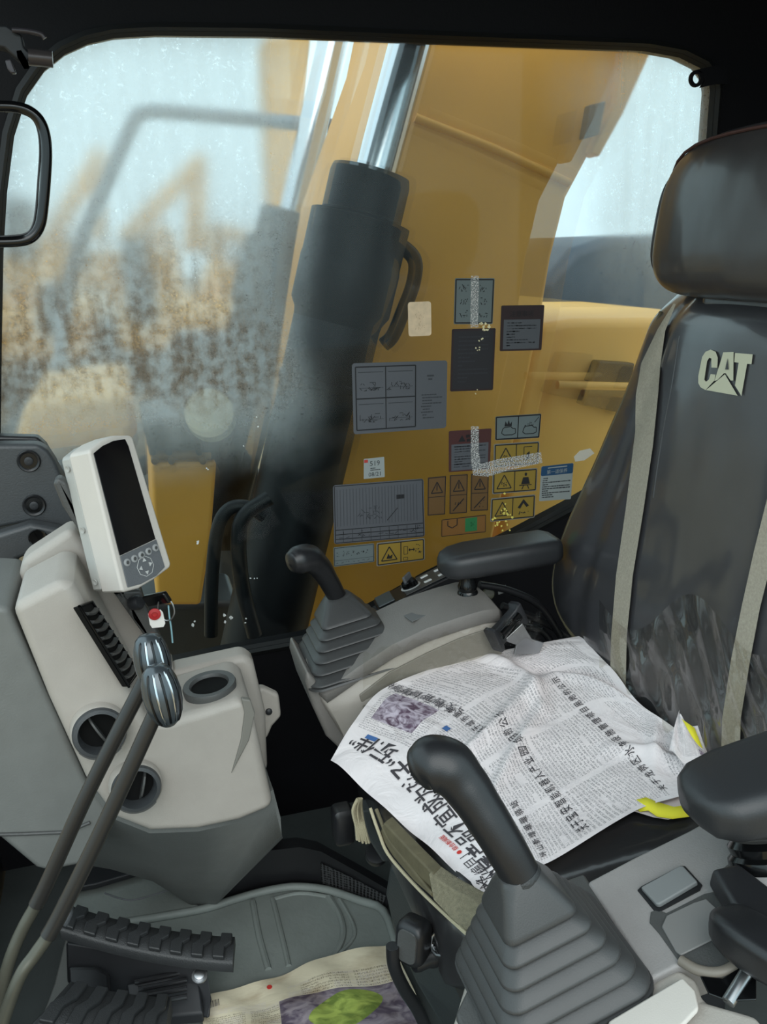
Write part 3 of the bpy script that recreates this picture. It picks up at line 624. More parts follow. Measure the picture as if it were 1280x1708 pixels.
# far console
YA, YB = 1.26, 1.385
fc = thing('side_console', at(680, 1200, y=1.3564), 'grey side console on the far side of the seat, under the window stickers', 'console', 'side consoles')
nearp = spline(ats([(522, 1128), (545, 1150), (600, 1112), (655, 1076), (712, 1048), (765, 1030), (806, 1016), (832, 1012)], y=YA), 3)
N0 = [at(520, 1126, y=YA+.03), at(545, 1151, y=YA), at(600, 1112, y=YA), at(655, 1076, y=YA), at(712, 1049, y=YA), at(765, 1031, y=YA), at(806, 1019, y=YA), at(830, 1016, y=YA+.004), at(836, 1022, y=YA+.02)]
F0 = [V((p.x, YB, p.z+.004)) for p in N0]; F0[0] = at(528, 1098, y=1.3670); F0[1] = at(552, 1062, y=1.4204); F0[2] = at(588, 1030, y=1.4471); F0[-1] = V((N0[-1].x, YB-.03, N0[-1].z))
M0 = [V((p.x, (p.y+YB)/2, p.z+.006)) for p in N0]
E0 = [p+V((0, -.006, -.020)) for p in N0]
b = MB(); b.loft([[p+V((0, .01, -.06)) for p in F0], F0, M0, N0, E0], cap=False, closed=False); obj('top_cover', b, mat('console_top', (120, 116, 112), .5, bump=.25, bscale=500, var=.04), fc, smooth=50, solid=.004)
# near side panel, light, with a darker inset
topedge = [p+V((0, -.002, -.016)) for p in N0]
b = MB(); low = [V((p.x*.9+.055, p.y+.005, .40-.10*min(1, (p.x-.24)/.1))) for p in topedge]; midp = [t_*(.75)+l*.25+V((0, -.012, 0)) for t_, l in zip(topedge, low)]
b.loft([topedge, midp, low, [p+V((0, .12, 0)) for p in low]], cap=False, closed=False); obj('side_panel', b, beige_plastic, fc, smooth=60, solid=.004)
ins = ats([(600, 1160), (650, 1122), (712, 1090), (765, 1066), (812, 1050), (838, 1046), (838, 1120), (700, 1130), (610, 1200)], y=YA-.014)
b = MB(); b.prism(ins, (0, .004, 0)); obj('side_inset', b, mat('inset_taupe', (128, 123, 114), .6, bump=.3, bscale=400), fc, bevel=.0015)
# front skirt under the boot
b = MB(); sk = ats([(512, 1118), (510, 1140), (522, 1180), (545, 1230), (575, 1258), (600, 1250), (565, 1200), (548, 1160)], y=YA+.01)
b.prism(sk, (0, .15, 0)); obj('front_skirt', b, mat('console_top', (120, 116, 112)), fc, bevel=.008)
b = MB(); rl = ats([(676, 1030), (715, 1012), (728, 1018), (688, 1037)], y=1.3350); zc = [N0[4].lerp(F0[4], .4).z]
def ontop(u, v, z0):  # point on the (near flat) top cover seen at a pixel
    return at(u, v, z=z0)
zt_ = (M0[4].z+M0[3].z)/2
b = MB(); q4 = [ontop(u, v, zt_+.008+.1*(at(u, v, z=zt_).x-M0[4].x)) for u, v in ((674, 1028), (718, 1011), (730, 1020), (688, 1038))]
b.prism(q4, (0, 0, .002)); obj('blank_cap', b, mat('cap_grey', (104, 105, 105), .5), fc, bevel=.001)
jc = at(585, 1085, y=1.3617)
joystick('joystick on the far console, its black knob before the yellow boom', at(592, 1094, y=1.335), .096, .082, at(562, 992, y=1.3884),
         [(at(563, 996, y=1.3884), .0165), (at(548, 968, y=1.3724), .0175), (at(532, 944, y=1.3564), .020), (at(514, 931, y=1.3403), .0235), (at(498, 934, y=1.3297), .0235), (at(487, 938, y=1.3243), .018), (at(482, 940, y=1.3222), .004)],
         V((-.18, .0, 1)), 5, 'joysticks')
# armrests
def armrest(label, c0, c1, w, h, post, post0, rp, nose):
    d = (c1-c0); ln = d.length; d.normalize(); sd_ = d.cross(V((0, 0, 1))).normalized(); u_ = sd_.cross(d)
    t = thing('armrest', post0, label, 'armrest', 'armrests')
    prof = [(0, .05, .2), (.015, .42, .55), (.05, .70, .78), (.12, .90, .93), (.25, 1, 1), (.6, 1, 1), (.9, .97, 1), (.97, .8, .8), (1, .3, .3)]
    b = MB(); b.loft([[c0+d*(ln*f)+u_*(h*nose*(1-min(1, f/.25))**2)+sd_*x+u_*y for x, y in rrect(w*a, h*c, min(w*a, h*c)*.75, 5)] for f, a, c in prof]); obj('pad', b, mat('armrest_pad', (42, 43, 45), .42, bump=.25, bscale=500, bdist=.0006), t, smooth=80)
    ax = (post-post0); l2 = ax.length; ax.normalize()
    b = MB(); b.lathe(post0, ax, [(rp*1.0, 0), (rp*1.15, .006), (rp*1.15, .018), (rp, .022), (rp*1.1, .03), (rp*.92, .036), (rp*.86, l2)], 28); obj('post', b, gloss_black, t)
    b = MB(); b.lathe(post0-ax*.004, ax, [(rp*1.7, -.004), (rp*1.62, .006), (rp*1.3, .012), (rp*1.15, .010)], 32, cap=False); obj('collar', b, mid_plastic, t)
    return t
armrest('armrest on the far side of the seat, black padded, before the window stickers', at(732, 942, y=1.33), at(930, 909, y=1.33), .044, .024, at(779, 955, y=1.33), at(781, 1003, y=1.33), .016, -.15)
# switch strip beyond the far console
sw = thing('switch_panel', at(690, 1000, y=1.5272), 'slanted black switch panel with a rotary dial and white buttons, below the far armrest', 'switch panel')
s0, s1, s2, s3 = at(632, 1018, y=1.5059), at(764, 955, y=1.5059), at(746, 938, y=1.5913), at(622, 1000, y=1.5913)
sn = (s1-s0).cross(s3-s0).normalized(); sn = sn if sn.z > 0 else -sn
b = MB(); b.prism([s0, s1, s2, s3], -sn*.06); obj('body', b, black_plastic, sw, bevel=.004)
def sp_(a, c): return (s0*(1-a)+s1*a)*(1-c)+(s3*(1-a)+s2*a)*c
b = MB(); b.prism([sp_(a, c)+sn*.0005 for a, c in ((.02, .1), (.22, .1), (.22, .9), (.02, .9))], sn*.004); obj('rocker', b, mat('rocker_grey', (70, 80, 84), .4), sw, bevel=.002)
b = MB(); b.prism([sp_(a, c)+sn*.0005 for a, c in ((.36, .06), (.98, .06), (.98, .94), (.36, .94))], sn*.002); obj('face_plate', b, dkgrey_plastic, sw, bevel=.001)
dc = sp_(.46, .5)
b = MB(); b.lathe(dc+sn*.002, sn, [(.021, 0), (.021, .001), (.017, .0012)], 28, cap=False); obj('dial_scale', b, mat('mark_white', (190, 190, 188)), sw)
b = MB(); b.lathe(dc+sn*.002, sn, [(.017, 0), (.0165, .012), (.012, .016), (0, .016)], 28); dl = obj('dial', b, gloss_black, sw)
b = MB(); b.box(dc+sn*.022, .030, .006, .014, (s1-s0).normalized()*.6+(s3-s0).normalized()*.8, sn.cross((s1-s0).normalized()*.6+(s3-s0).normalized()*.8), sn); obj('dial_grip', b, grey_plastic, dl, bevel=.002)
for a, c in ((.66, .72), (.66, .3), (.84, .72), (.84, .3)):
    b = MB(); p = sp_(a, c)+sn*.0025; b.box(p, .016, .009, .003, (s1-s0).normalized(), sn.cross((s1-s0).normalized()), sn); obj('button', b, mat('button_white', (225, 226, 224), .4), sw, bevel=.001)

# near console
nc = thing('side_console', at(1000, 1760, y=.58), 'grey side console on the near side, in the bottom right corner', 'console', 'side consoles')
zA = lambda x: .512+(x-.41)*.33     # sloping top plane
def nt(u, v):
    x = .45
    for _ in range(12): p = at(u, v, z=zA(x)); x = p.x
    return p
def nth(u, v, h):
    x = .45
    for _ in range(12): p = at(u, v, z=zA(x)+h); x = p.x
    return p
up_n = V((-.33, 0, 1)).normalized()
TP = [(980, 1470), (1060, 1428), (1150, 1384), (1230, 1340), (1420, 1262), (1560, 1500), (1420, 1600), (1268, 1560), (1132, 1610), (1086, 1634), (1040, 1560)]
b = MB(); b.prism([nt(u, v) for u, v in TP], V((0, 0, -.05))); obj('top_plate', b, mid_plastic, nc, bevel=.004)
b = MB(); b.prism([nth(u, v, -.006) for u, v in ((1086, 1634), (1132, 1610), (1165, 1630), (1175, 1665), (1265, 1690), (1330, 1800), (950, 1830), (760, 1830), (745, 1740), (775, 1640), (860, 1490), (982, 1462))], V((0, 0, -.09))); obj('side_shell', b, beige_plastic, nc, bevel=.008)
b = MB(); b.prism([nth(u, v, -.002) for u, v in ((975, 1455), (1090, 1640), (1010, 1700), (930, 1750), (800, 1800), (760, 1690), (850, 1500))], V((0, 0, -.03))); obj('boot_base', b, dkgrey_plastic, nc, bevel=.004)
b = MB(); b.prism([nth(u, v, -.001) for u, v in ((1015, 1710), (1138, 1637), (1160, 1660), (1166, 1690), (1100, 1760), (1000, 1780))], V((0, 0, .006))); obj('light_strip', b, white_plastic, nc, bevel=.004)
b = MB(); b.prism([nth(u, v, .0003) for u, v in ((1064, 1486), (1070, 1480), (1135, 1446), (1143, 1446), (1172, 1478), (1168, 1486), (1100, 1522), (1092, 1520))], V((0, 0, .0012))); obj('cap_gap', b, black_plastic, nc)
b = MB(); b.prism([nth(u, v, .001) for u, v in ((1071, 1486), (1136, 1450), (1142, 1451), (1166, 1477), (1102, 1515), (1096, 1514))], up_n*.006); obj('blank_cap', b, mat('cap_mid', (122, 124, 124), .5), nc, bevel=.0025)
# recessed pocket with a round tray
b = MB(); b.prism([nth(u, v, .0003) for u, v in ((1086, 1522), (1098, 1518), (1112, 1524), (1140, 1510), (1175, 1492), (1230, 1480), (1300, 1560), (1258, 1600), (1230, 1625), (1200, 1632), (1168, 1625), (1134, 1606), (1100, 1558), (1084, 1540))], V((0, 0, .001))); obj('pocket', b, dkgrey_plastic, nc, bevel=.0008)
b = MB(); b.prism([nth(u, v, .001) for u, v in ((1104, 1548), (1112, 1530), (1158, 1508), (1178, 1502), (1200, 1522), (1215, 1545), (1205, 1562), (1136, 1596), (1128, 1590))], V((0, 0, .0025))); obj('pocket_pad', b, mat('pad_grey', (120, 118, 116), .5), nc, bevel=.002)
b = MB(); b.tube(spline([nth(u, v, .001) for u, v in ((1136, 1602), (1165, 1618), (1200, 1622), (1232, 1608), (1256, 1588))], 5), .005, 10); obj('pocket_rim', b, mat('rim_brown', (122, 114, 104), .45), nc)
b = MB(); b.prism([nth(u, v, .0006) for u, v in ((1168, 1630), (1205, 1634), (1240, 1612), (1262, 1620), (1262, 1670), (1215, 1672), (1182, 1660))], V((0, 0, .002))); obj('latch_well', b, gloss_black, nc, bevel=.001)
# joystick, near
joystick('large joystick on the near console, in front of the seat newspaper', V((.335, .605, zA(.335)+.0)), .078, .072, at(862, 1452, y=.612),
         [(at(868, 1458, y=.612), .0185), (at(838, 1405, y=.622), .0195), (at(805, 1352, y=.635), .0205), (at(775, 1308, y=.648), .0225), (at(748, 1280, y=.658), .0262), (at(722, 1274, y=.664), .0265), (at(703, 1281, y=.668), .0215), (at(694, 1286, y=.670), .013), (at(690, 1288, y=.671), .003)],
         V((-.30, .0, 1)), 5, 'joysticks')
armrest('armrest in the right foreground, black padded, on the near console', at(1150, 1352, y=.60), at(1470, 1235, y=.60), .050, .026, at(1262, 1400, y=.60), nth(1272, 1462, .0), .026, .1)
# safety lever beside the pocket
sl_ = thing('safety_lever', nth(1290, 1560, 0), 'glossy black curved lock lever at the right edge, beside the near joystick', 'lever')
b = MB(); b.loft([[p+V((0, 0, h)) for p in [nth(u, v, .012) for u, v in pl]] for h, pl in ((0, ((1180, 1475), (1230, 1465), (1300, 1520), (1330, 1600), (1290, 1600), (1215, 1540))), (.02, ((1184, 1476), (1230, 1466), (1298, 1520), (1326, 1590), (1290, 1592), (1220, 1536))))]); obj('arm', b, black_plastic, sl_, bevel=.005)
b = MB(); b.loft([[c+V((x, 0, z))*1 for x, z in rrect(.026*k, .020*k, .012*k)] for c, k in ((nth(1200, 1520, .03), .4), (nth(1212, 1535, .03), .8), (nth(1240, 1560, .03), 1.0), (nth(1300, 1600, .03), 1.0), (nth(1360, 1640, .03), .8))]); obj('handle', b, black_plastic, sl_, smooth=70, subd=1)
b = MB(); b.tube([nth(1255, 1608, .004), nth(1215, 1672, .0)], .006, 10); obj('pivot_rod', b, steel, sl_)

# ------------------------------------------------------------------ SEAT
seat = thing('operator_seat', (.56, .97, .02), 'black vinyl operator seat with beige stripes under clear plastic film', 'seat')
YC = .97; CC = .955
def xc(z): return .690+(z-.5)*.125          # recline of the backrest face
cont = [(1112, 498), (1101, 520), (1082, 570), (1062, 618), (1030, 688), (1000, 758), (972, 820), (950, 868), (932, 915), (923, 955), (922, 985), (930, 1020), (952, 1058), (985, 1095), (1025, 1140)]
WT = []
for u, v in cont:
    x = .74
    for _ in range(20): p = at(u, v, x=x); x = xc(p.z)+.030
    WT.append((p.z, p.y-YC))
WT.sort()
def wz(z):
    if z <= WT[0][0]: return WT[0][1]
    for (a, wa), (c, wc_) in zip(WT, WT[1:]):
        if z <= c: return wa+(wc_-wa)*(z-a)/(c-a)
    return WT[-1][1]
def bulge(s): return .030*abs(s)**3.2
def xs(y, z):
    s = max(-1, min(1, (y-YC)/wz(z))); r = xc(z)+bulge(s)-.010*math.cos(s*math.pi/2)
    g = abs(abs(s)-.62); return r+.007*math.exp(-(g/.05)**2)   # groove where bolster meets panel
zt0, zt1 = .40, WT[-1][0]+.014
b = MB(); rings = []
nz = 44
for k in range(nz+1):
    z = zt0+(zt1-zt0)*k/nz; w = wz(z); ring = []
    kk = 1.0; endr = max(0, (k-(nz-4))/4); sink = .035*endr**2.2; w *= 1.03+.05*max(0, min(1, (z-.93)/.10))-.02*endr**2
    for i in range(41):
        s = -1+2*i/40; ring.append(V((xs(YC+s*wz(z), z)+sink, YC+s*w, z)))
    for i in range(1, 12):
        a = math.pi*i/12; ring.append(V((xc(z)+.03+.085*math.sin(a)+sink*(1-math.sin(a)), YC+w*math.cos(a)*(1.0), z)))
    rings.append(ring)
for f_, dz_ in ((.93, .004), (.80, .007), (.4, .009)):
    tp = rings[nz]; c_ = V((xc(zt1)+.045, YC, zt1)); rings.append([c_+(p-c_)*f_+V((0, 0, dz_)) for p in tp])
b.loft(rings); obj('backrest', b, vinyl, seat, smooth=70, subd=1)
def onback(u, v, eps=.0015):
    r = ray(u, v); lo, hi = .3, 2.0
    for _ in range(50):
        m_ = (lo+hi)/2; p = EYE+r*m_
        if p.x > xs(p.y, p.z)-eps: hi = m_
        else: lo = m_
    return EYE+r*hi
# stripes
def stripe(L_, R_, name='stripe'):
    L2 = []; b = MB(); rows = []
    n_ = len(L_)
    for i in range((n_-1)*6+1):
        q_ = i/6; a = min(int(q_), n_-2); f = q_-a
        l = (L_[a][0]*(1-f)+L_[a+1][0]*f, L_[a][1]*(1-f)+L_[a+1][1]*f); r_ = (R_[a][0]*(1-f)+R_[a+1][0]*f, R_[a][1]*(1-f)+R_[a+1][1]*f)
        rows.append([onback(l[0]*(1-g)+r_[0]*g, l[1]*(1-g)+r_[1]*g, .0050) for g in (0, .25, .5, .75, 1)])
    b.loft(rows, cap=False, closed=False); return obj(name, b, beige_cloth, seat, smooth=80)
stripe([(1124, 506), (1098, 548), (1070, 606), (1061, 660), (1060, 720), (1044, 850), (1028, 960), (1020, 1060), (1018, 1130)], [(1128, 507), (1110, 552), (1102, 610), (1098, 660), (1090, 740), (1074, 850), (1056, 960), (1046, 1060), (1044, 1150)])
stripe([(1300, 740), (1283, 820), (1258, 920), (1238, 1010), (1220, 1100), (1205, 1200), (1203, 1275)], [(1345, 740), (1320, 830), (1288, 935), (1268, 1015), (1252, 1100), (1236, 1200), (1234, 1280)])
# raised centre panel edge lines and piping
b = MB(); b.tube(spline([onback(u, v, 0) for u, v in ((1134, 560), (1128, 600), (1120, 650), (1110, 700), (1100, 760), (1090, 830))], 5), .0012, 8); obj('panel_seam', b, vinyl_plain, seat)
b = MB(); b.tube(spline([onback(u+2, v, .001) for u, v in cont[1:]], 3), .0028, 8); obj('piping', b, olive_cloth, seat)
# maker's mark on the backrest
emb = mat('emblem_cream', (196, 194, 170), .7)
def CR(pts): return [(920+x/3.5556, 380+y/3.5546) for x, y in pts]
logo = [CR([(985, 830), (988, 770), (975, 735), (945, 722), (915, 735), (895, 765), (872, 880), (872, 920), (885, 945), (915, 962), (968, 905), (975, 870), (945, 868), (935, 900), (918, 912), (908, 900), (925, 790), (938, 770), (950, 775), (950, 828)]),
        CR([(1020, 738), (1082, 736), (1080, 905), (1064, 905), (1035, 862), (1025, 862), (985, 903), (968, 908), (1010, 775)]),
        CR([(1090, 742), (1195, 750), (1188, 808), (1162, 806), (1128, 998), (1115, 975), (1090, 935), (1112, 800), (1086, 796)]),
        CR([(918, 962), (1030, 868), (1105, 995)])]
b = MB()
for i, pl in enumerate(logo):
    if i == 0:   # the open letter: strip between its outer and inner line
        outer_ = pl[0:12]; inner_ = [pl[19], pl[19], pl[18], pl[18], pl[17], pl[16], pl[16], pl[15], pl[14], pl[14], pl[13], pl[12]]
        b.loft([[onback(u, v, .0024) for u, v in outer_], [onback(u, v, .0024) for u, v in inner_]], cap=False, closed=False)
    else:
        pp = [onback(u, v, .0024) for u, v in pl]
        if i == 1:
            notch = [onback(u, v, .0024) for u, v in CR([(1045, 775), (1032, 838), (1052, 838)])]
        b.add(pp, [tuple(range(len(pp)))])
lg = obj('emblem', b, emb, seat, smooth=0); lg['label'] = 'cream CAT emblem'
b = MB(); nt_ = [onback(u, v, .0036) for u, v in CR([(1046, 772), (1031, 840), (1052, 840)])]; b.add(nt_, [(0, 1, 2)]); obj('emblem_gap', b, vinyl_plain, seat)
# headrest
b = MB(); hc = V((.795, YC, 1.195)); rings = []
tilt = .12
def hr(s, t_):
    """s: -1..1 across, t: angle round the cross-section"""
    k = (1-abs(s)**4.2)**(1/4.2) if abs(s) < 1 else 0
    hw = .208; a, c = .062*(.25+.75*k), .108*(.06+.94*k)
    cs, sn_ = math.cos(t_), math.sin(t_); e_ = 2/3.2
    x = a*math.copysign(abs(cs)**e_, cs); z = c*math.copysign(abs(sn_)**e_, sn_)
    x += z*tilt*.9; y = s*hw*(1-.03*(z/.108)); z += .004*s*0
    return hc+V((x+.02*s*s, y, z-.008*s*s))
ss = [-1, -.995, -.97, -.93, -.86, -.75, -.6, -.4, -.2, 0, .2, .4, .6, .75, .86, .93, .97, .995, 1]
b.loft([[hr(s, 2*math.pi*i/36) for i in range(36)] for s in ss]); hd = obj('headrest', b, mat('headrest_vinyl', (58, 55, 55), .34, bump=.55, bscale=13, var=.08, coat=.3, bdist=.008, aniso=(1, 1.5, .7)), seat, smooth=80, subd=1)
b = MB(); b.tube([hr(s, 2*math.pi*.345)+V((-.001, 0, .001)) for s in ss[2:-2]], .0022, 8); obj('stitch_seam', b, mat('stitch', (70, 40, 34), .7), hd)
b = MB(); b.tube([hr(.955, 2*math.pi*(.30+.40*i/24))+V((0, .0015, 0)) for i in range(25)], .0022, 8); obj('piping', b, vinyl_plain, hd)
b = MB(); b.box((.80, YC, 1.08), .05, .20, .05); obj('headrest_mount', b, vinyl_plain, seat, bevel=.02)
# cushion
def cz_(x, y):
    s = (y-CC)/.24; q_ = (x-.30)/.45
    return .462+.012*abs(s)**3-.012*(1-q_)**3+.010*q_
b = MB(); rings = []
for i in range(29):
    f = i/28; x = .285+.45*f; e1 = min(1, f/.10); k = (1-(1-e1)**2.5)
    hw = .225*(.90+.10*k); ring = []
    for j in range(25):
        s = -1+2*j/24; y = CC+s*hw; edge = (1-abs(s)**7)**(1/3.); z = .36+(cz_(x, y)-.36)*edge*(.45+.55*k); ring.append(V((x, y, z)))
    ring += [V((x, CC+hw*.96, .34)), V((x, CC-hw*.96, .34))]
    rings.append(ring)
b.loft(rings); obj('cushion', b, mat('cushion_vinyl', (40, 39, 40), .28, bump=.5, bscale=14, coat=.5, bdist=.006), seat, smooth=70)
# beige velour band on the cushion front, and the film's cord
b = MB(); q_ = [at(u, v, y=y) for u, v, y in ((712, 1455, .80), (742, 1478, .78), (800, 1510, .735), (830, 1540, .715), (822, 1575, .70), (788, 1566, .705), (755, 1538, .745), (722, 1502, .79))]
b.prism(q_, V((.02, .01, 0))); obj('velour_band', b, velour, seat, bevel=.004)
b = MB(); b.prism([at(u, v, y=y) for u, v, y in ((640, 1372, .92), (690, 1425, .84), (722, 1458, .795), (735, 1510, .785), (690, 1470, .84), (655, 1428, .90), (632, 1392, .93))], V((.015, .01, 0))); obj('folded_hem', b, olive_cloth, seat, bevel=.003)
b = MB(); b.tube(spline([at(u, v, y=y) for u, v, y in ((618, 1348, .95), (632, 1388, .925), (648, 1425, .90), (690, 1474, .84), (735, 1518, .78), (790, 1568, .70))], 5), .0022, 8); obj('hem_cord', b, cord_cream, seat)
b = MB(); b.tube(spline([at(u, v, y=y) for u, v, y in ((628, 1350, .945), (650, 1400, .905), (690, 1452, .84), (722, 1492, .79))], 5), .0025, 8); obj('film_cord', b, olive_cloth, seat)
# clear plastic film bunched on the cushion's far front corner
film = bpy.data.materials.new('clear_film'); film.use_nodes = True; q = film.node_tree; q.nodes.clear()
o_ = q.nodes.new('ShaderNodeOutputMaterial'); mxx = q.nodes.new('ShaderNodeMixShader'); ta = q.nodes.new('ShaderNodeBsdfTransparent'); ga = q.nodes.new('ShaderNodeBsdfGlossy'); lw = q.nodes.new('ShaderNodeLayerWeight'); tn = q.nodes.new('ShaderNodeTexNoise'); bu = q.nodes.new('ShaderNodeBump'); tcc = q.nodes.new('ShaderNodeTexCoord')
ta.inputs[0].default_value = (.90, .89, .86, 1); ga.inputs['Roughness'].default_value = .12; lw.inputs[0].default_value = .11; tn.inputs['Scale'].default_value = 15; tn.inputs['Detail'].default_value = 1; tn.inputs['Distortion'].default_value = 1.0; bu.inputs['Strength'].default_value = .6; bu.inputs['Distance'].default_value = .01
q.links.new(tcc.outputs['Object'], tn.inputs['Vector']); q.links.new(tn.outputs[0], bu.inputs['Height']); q.links.new(bu.outputs[0], ga.inputs['Normal']); q.links.new(bu.outputs[0], lw.inputs['Normal'])
q.links.new(lw.outputs['Facing'], mxx.inputs[0]); q.links.new(ta.outputs[0], mxx.inputs[1]); q.links.new(ga.outputs[0], mxx.inputs[2]); q.links.new(mxx.outputs[0], o_.inputs[0])
random.seed(11)
def filmpt(u, w):
    a = at(606+u*(905-606), 1150+u*(1062-1150)-w*(62-24*u), y=1.215-.02*u+.02*w)
    return a+V((0, .0, .004*math.sin(u*37+w*9)+.003*math.sin(u*71-w*5)))
b = MB(); b.grid(filmpt, 60, 10); obj('plastic_film', b, film, seat, smooth=180)
# film over the lower backrest, wrinkled
def filmb(u, w):
    p = onback(1000+u*300, 1130+w*150+60*u*(1-w)-130*(1-w)+(1-w)*40*math.sin(u*9), .010+.006*math.sin(u*23+w*7)+.004*math.sin(u*51-w*13))
    return p
b = MB(); b.grid(filmb, 50, 20); obj('back_film', b, film, seat, smooth=180)
# seat pan, suspension
b = MB(); b.box((.53, YC, .30), .42, .46, .10); obj('seat_pan', b, dk_steel, seat, bevel=.02)
b = MB(); b.prism([at(u, v, y=y) for u, v, y in ((648, 1440, .98), (790, 1575, .80), (800, 1660, .80), (880, 1800, .78), (760, 1760, .86), (690, 1640, .93), (655, 1560, .97), (640, 1490, .99))], V((.05, .03, 0))); obj('front_skirt', b, mat('skirt_grey', (54, 58, 58), .5, bump=.2), seat, bevel=.01)
b = MB(); b.box((.56, YC, .13), .34, .36, .24); obj('suspension', b, black_plastic, seat, bevel=.03)
# seat controls
kn = thing('seat_adjuster_knob', at(690, 1600, y=.80), 'black rounded adjuster knob on a shaft under the front of the seat', 'knob')
kc = at(690, 1568, y=.80); ax = V((-.72, -.6, .12)).normalized()
ex_ = ax.cross(V((0, 0, 1))).normalized(); ez_ = ex_.cross(ax)
b = MB(); b.loft([[kc+ax*h+ex_*x+ez_*z for x, z in rrect(.019*k, .028*k, .012*k)] for h, k in ((-.014, .86), (-.010, .98), (.006, 1), (.012, .93), (.015, .75))]); obj('knob', b, black_plastic, kn, smooth=50)
b = MB(); b.loft([[kc+ax*h+ex_*x+ez_*z for x, z in rrect(.013*k, .021*k, .009*k)] for h, k in ((.0145, 1), (.0165, .95))]); obj('knob_face', b, dkgrey_plastic, kn, smooth=50)
b = MB(); b.tube([kc-ax*.012, at(742, 1574, y=.80)], .011, 18); obj('shaft', b, gloss_black, kn)
b = MB(); p0 = at(733, 1573, y=.785); dd = (at(758, 1572, y=.80)-p0).normalized()
hl = [p0+dd*(.018*i/60)+(dd.orthogonal().normalized()*math.cos(i*.6)+dd.cross(dd.orthogonal().normalized())*math.sin(i*.6))*.0135 for i in range(61)]
b.tube(hl, .0018, 6); obj('spring', b, steel, kn)
b = MB(); p1 = at(697, 1606, y=.79); b.lathe(p1, V((1, .25, -.05)), [(.009, -.006), (.0105, 0), (.0105, .012), (.0125, .016), (.0145, .030), (.011, .033), (0, .033)], 24); obj('side_button', b, black_plastic, kn)
b = MB(); b.tube(spline([at(u, v, y=y) for u, v, y in ((655, 1578, .80), (658, 1612, .80), (675, 1650, .81), (700, 1690, .82), (730, 1760, .83))], 6), .008, 12)
tag(obj('air_hose', b, black_plastic), 'black rubber hose hanging down beside the adjuster knob', 'hose')
kn2 = thing('seat_slide_lever', at(585, 1410, y=1.12), 'black seat slide lever under the far front corner of the newspaper', 'lever')
kc = at(572, 1374, y=1.10)
b = MB(); b.loft([[kc+V((x, h, z)) for x, z in rrect(.015*k, .030*k, .008*k)] for h, k in ((-.016, .8), (-.012, 1), (.012, 1), (.016, .85))]); obj('paddle', b, black_plastic, kn2, smooth=50)
b = MB(); b.tube([at(585, 1385, y=1.10), at(645, 1386, y=1.12)], .008, 14); obj('shaft', b, grey_plastic, kn2)
b = MB(); b.prism(ats([(604, 1352), (640, 1350), (668, 1432), (640, 1440), (612, 1395)], y=1.08), (0, .03, 0)); obj('link_arm', b, mat('link_grey', (62, 66, 66), .45), kn2, bevel=.004)
b = MB(); b.lathe(at(628, 1424, y=1.10), (-.1, -.5, 1), [(.017, -.008), (.018, 0), (.017, .004), (.012, .005), (0, .004)], 24); obj('end_cap', b, black_plastic, kn2)
ts = thing('cord_tassel', at(606, 1400, y=1.04), 'frayed cream cord end hanging below the newspaper edge', 'cord')
random.seed(4)
for k in range(9):
    b = MB(); dx = (k-4)*2.2; sgn = random.uniform(-2, 2)
    b.tube(spline([at(600+dx*.35, 1332, y=1.03), at(596+dx*.7+sgn, 1352, y=1.03+.002*k), at(601+dx*.8, 1378, y=1.03), at(606+dx+sgn, 1404+random.uniform(-4, 3), y=1.03)], 5), .0021, 6); obj('strand', b, cord_cream, ts)
bk_ = thing('seat_belt_buckle', at(850, 1085, y=1.23), 'black seat belt buckle with a metal tongue, between the far console and the newspaper', 'buckle')
p0, p1 = at(824, 1068, y=1.215), at(866, 1022, y=1.245); d = (p1-p0).normalized(); s_ = V((.8, .25, -.55)); s_ = (s_-d*s_.dot(d)).normalized(); n_ = d.cross(s_); n_ = n_ if n_.y < 0 else -n_
b = MB(); b.loft([[p0+d*((p1-p0).length*f)+s_*x+n_*y for x, y in rrect(.019*k, .010*k2, .005)] for f, k, k2 in ((-.02, 1.22, 1.25), (.06, 1.22, 1.25), (.13, .9, .9), (.5, .86, .85), (.87, .9, .9), (.94, 1.22, 1.25), (1.03, 1.22, 1.2))]); obj('body', b, dk_steel, bk_, smooth=50)
b = MB(); b.tube([p0+d*.012+n_*.008-s_*.003, p1-d*.010+n_*.008-s_*.003], .0085, 14); obj('roller', b, gloss_black, bk_)
b = MB(); b.prism([at(u, v, y=1.215) for u, v in ((842, 1068), (872, 1040), (878, 1050), (888, 1066), (908, 1072), (900, 1090), (858, 1092), (862, 1076), (850, 1072))], V((0, .004, 0))); tn_ = obj('tongue', b, steel, bk_, bevel=.001); tn_['label'] = 'bare metal tongue plate'
# harness and dark gear in the gap behind the far console
random.seed(8)
for k, lab in enumerate(('black cable loop behind the far armrest post', 'black cable nearest the seat in the gap beside the buckle', 'black cable running low past the buckle')):
    b = MB(); y0 = 1.36+.03*k; pts_ = [[(800, 975), (850, 985), (900, 1010), (935, 1060)], [(838, 1010), (890, 1030), (930, 1050), (960, 1070)], [(850, 1045), (900, 1050), (925, 1075), (950, 1080)]][k]
    b.tube(spline(ats(pts_, y=y0), 6), .007, 10); tag(obj('cable', b, black_plastic), lab, 'cable', 'cables behind the console')
cn = thing('wire_connector', at(822, 990, y=1.41), 'small connector with a white printed tag, behind the far armrest post', 'connector')
b = MB(); b.lathe(at(815, 990, y=1.40), (-.3, -1, .3), [(.010, 0), (.012, .004), (.010, .010), (.005, .011), (0, .010)], 18); obj('plug', b, mat('plug_olive', (70, 72, 54), .4), cn)
b = MB(); b.prism(ats([(830, 980), (844, 976), (846, 987), (832, 992)], y=1.40), (0, .001, 0)); obj('printed_tag', b, mat('tag_grey', (176, 178, 176), .5), cn)

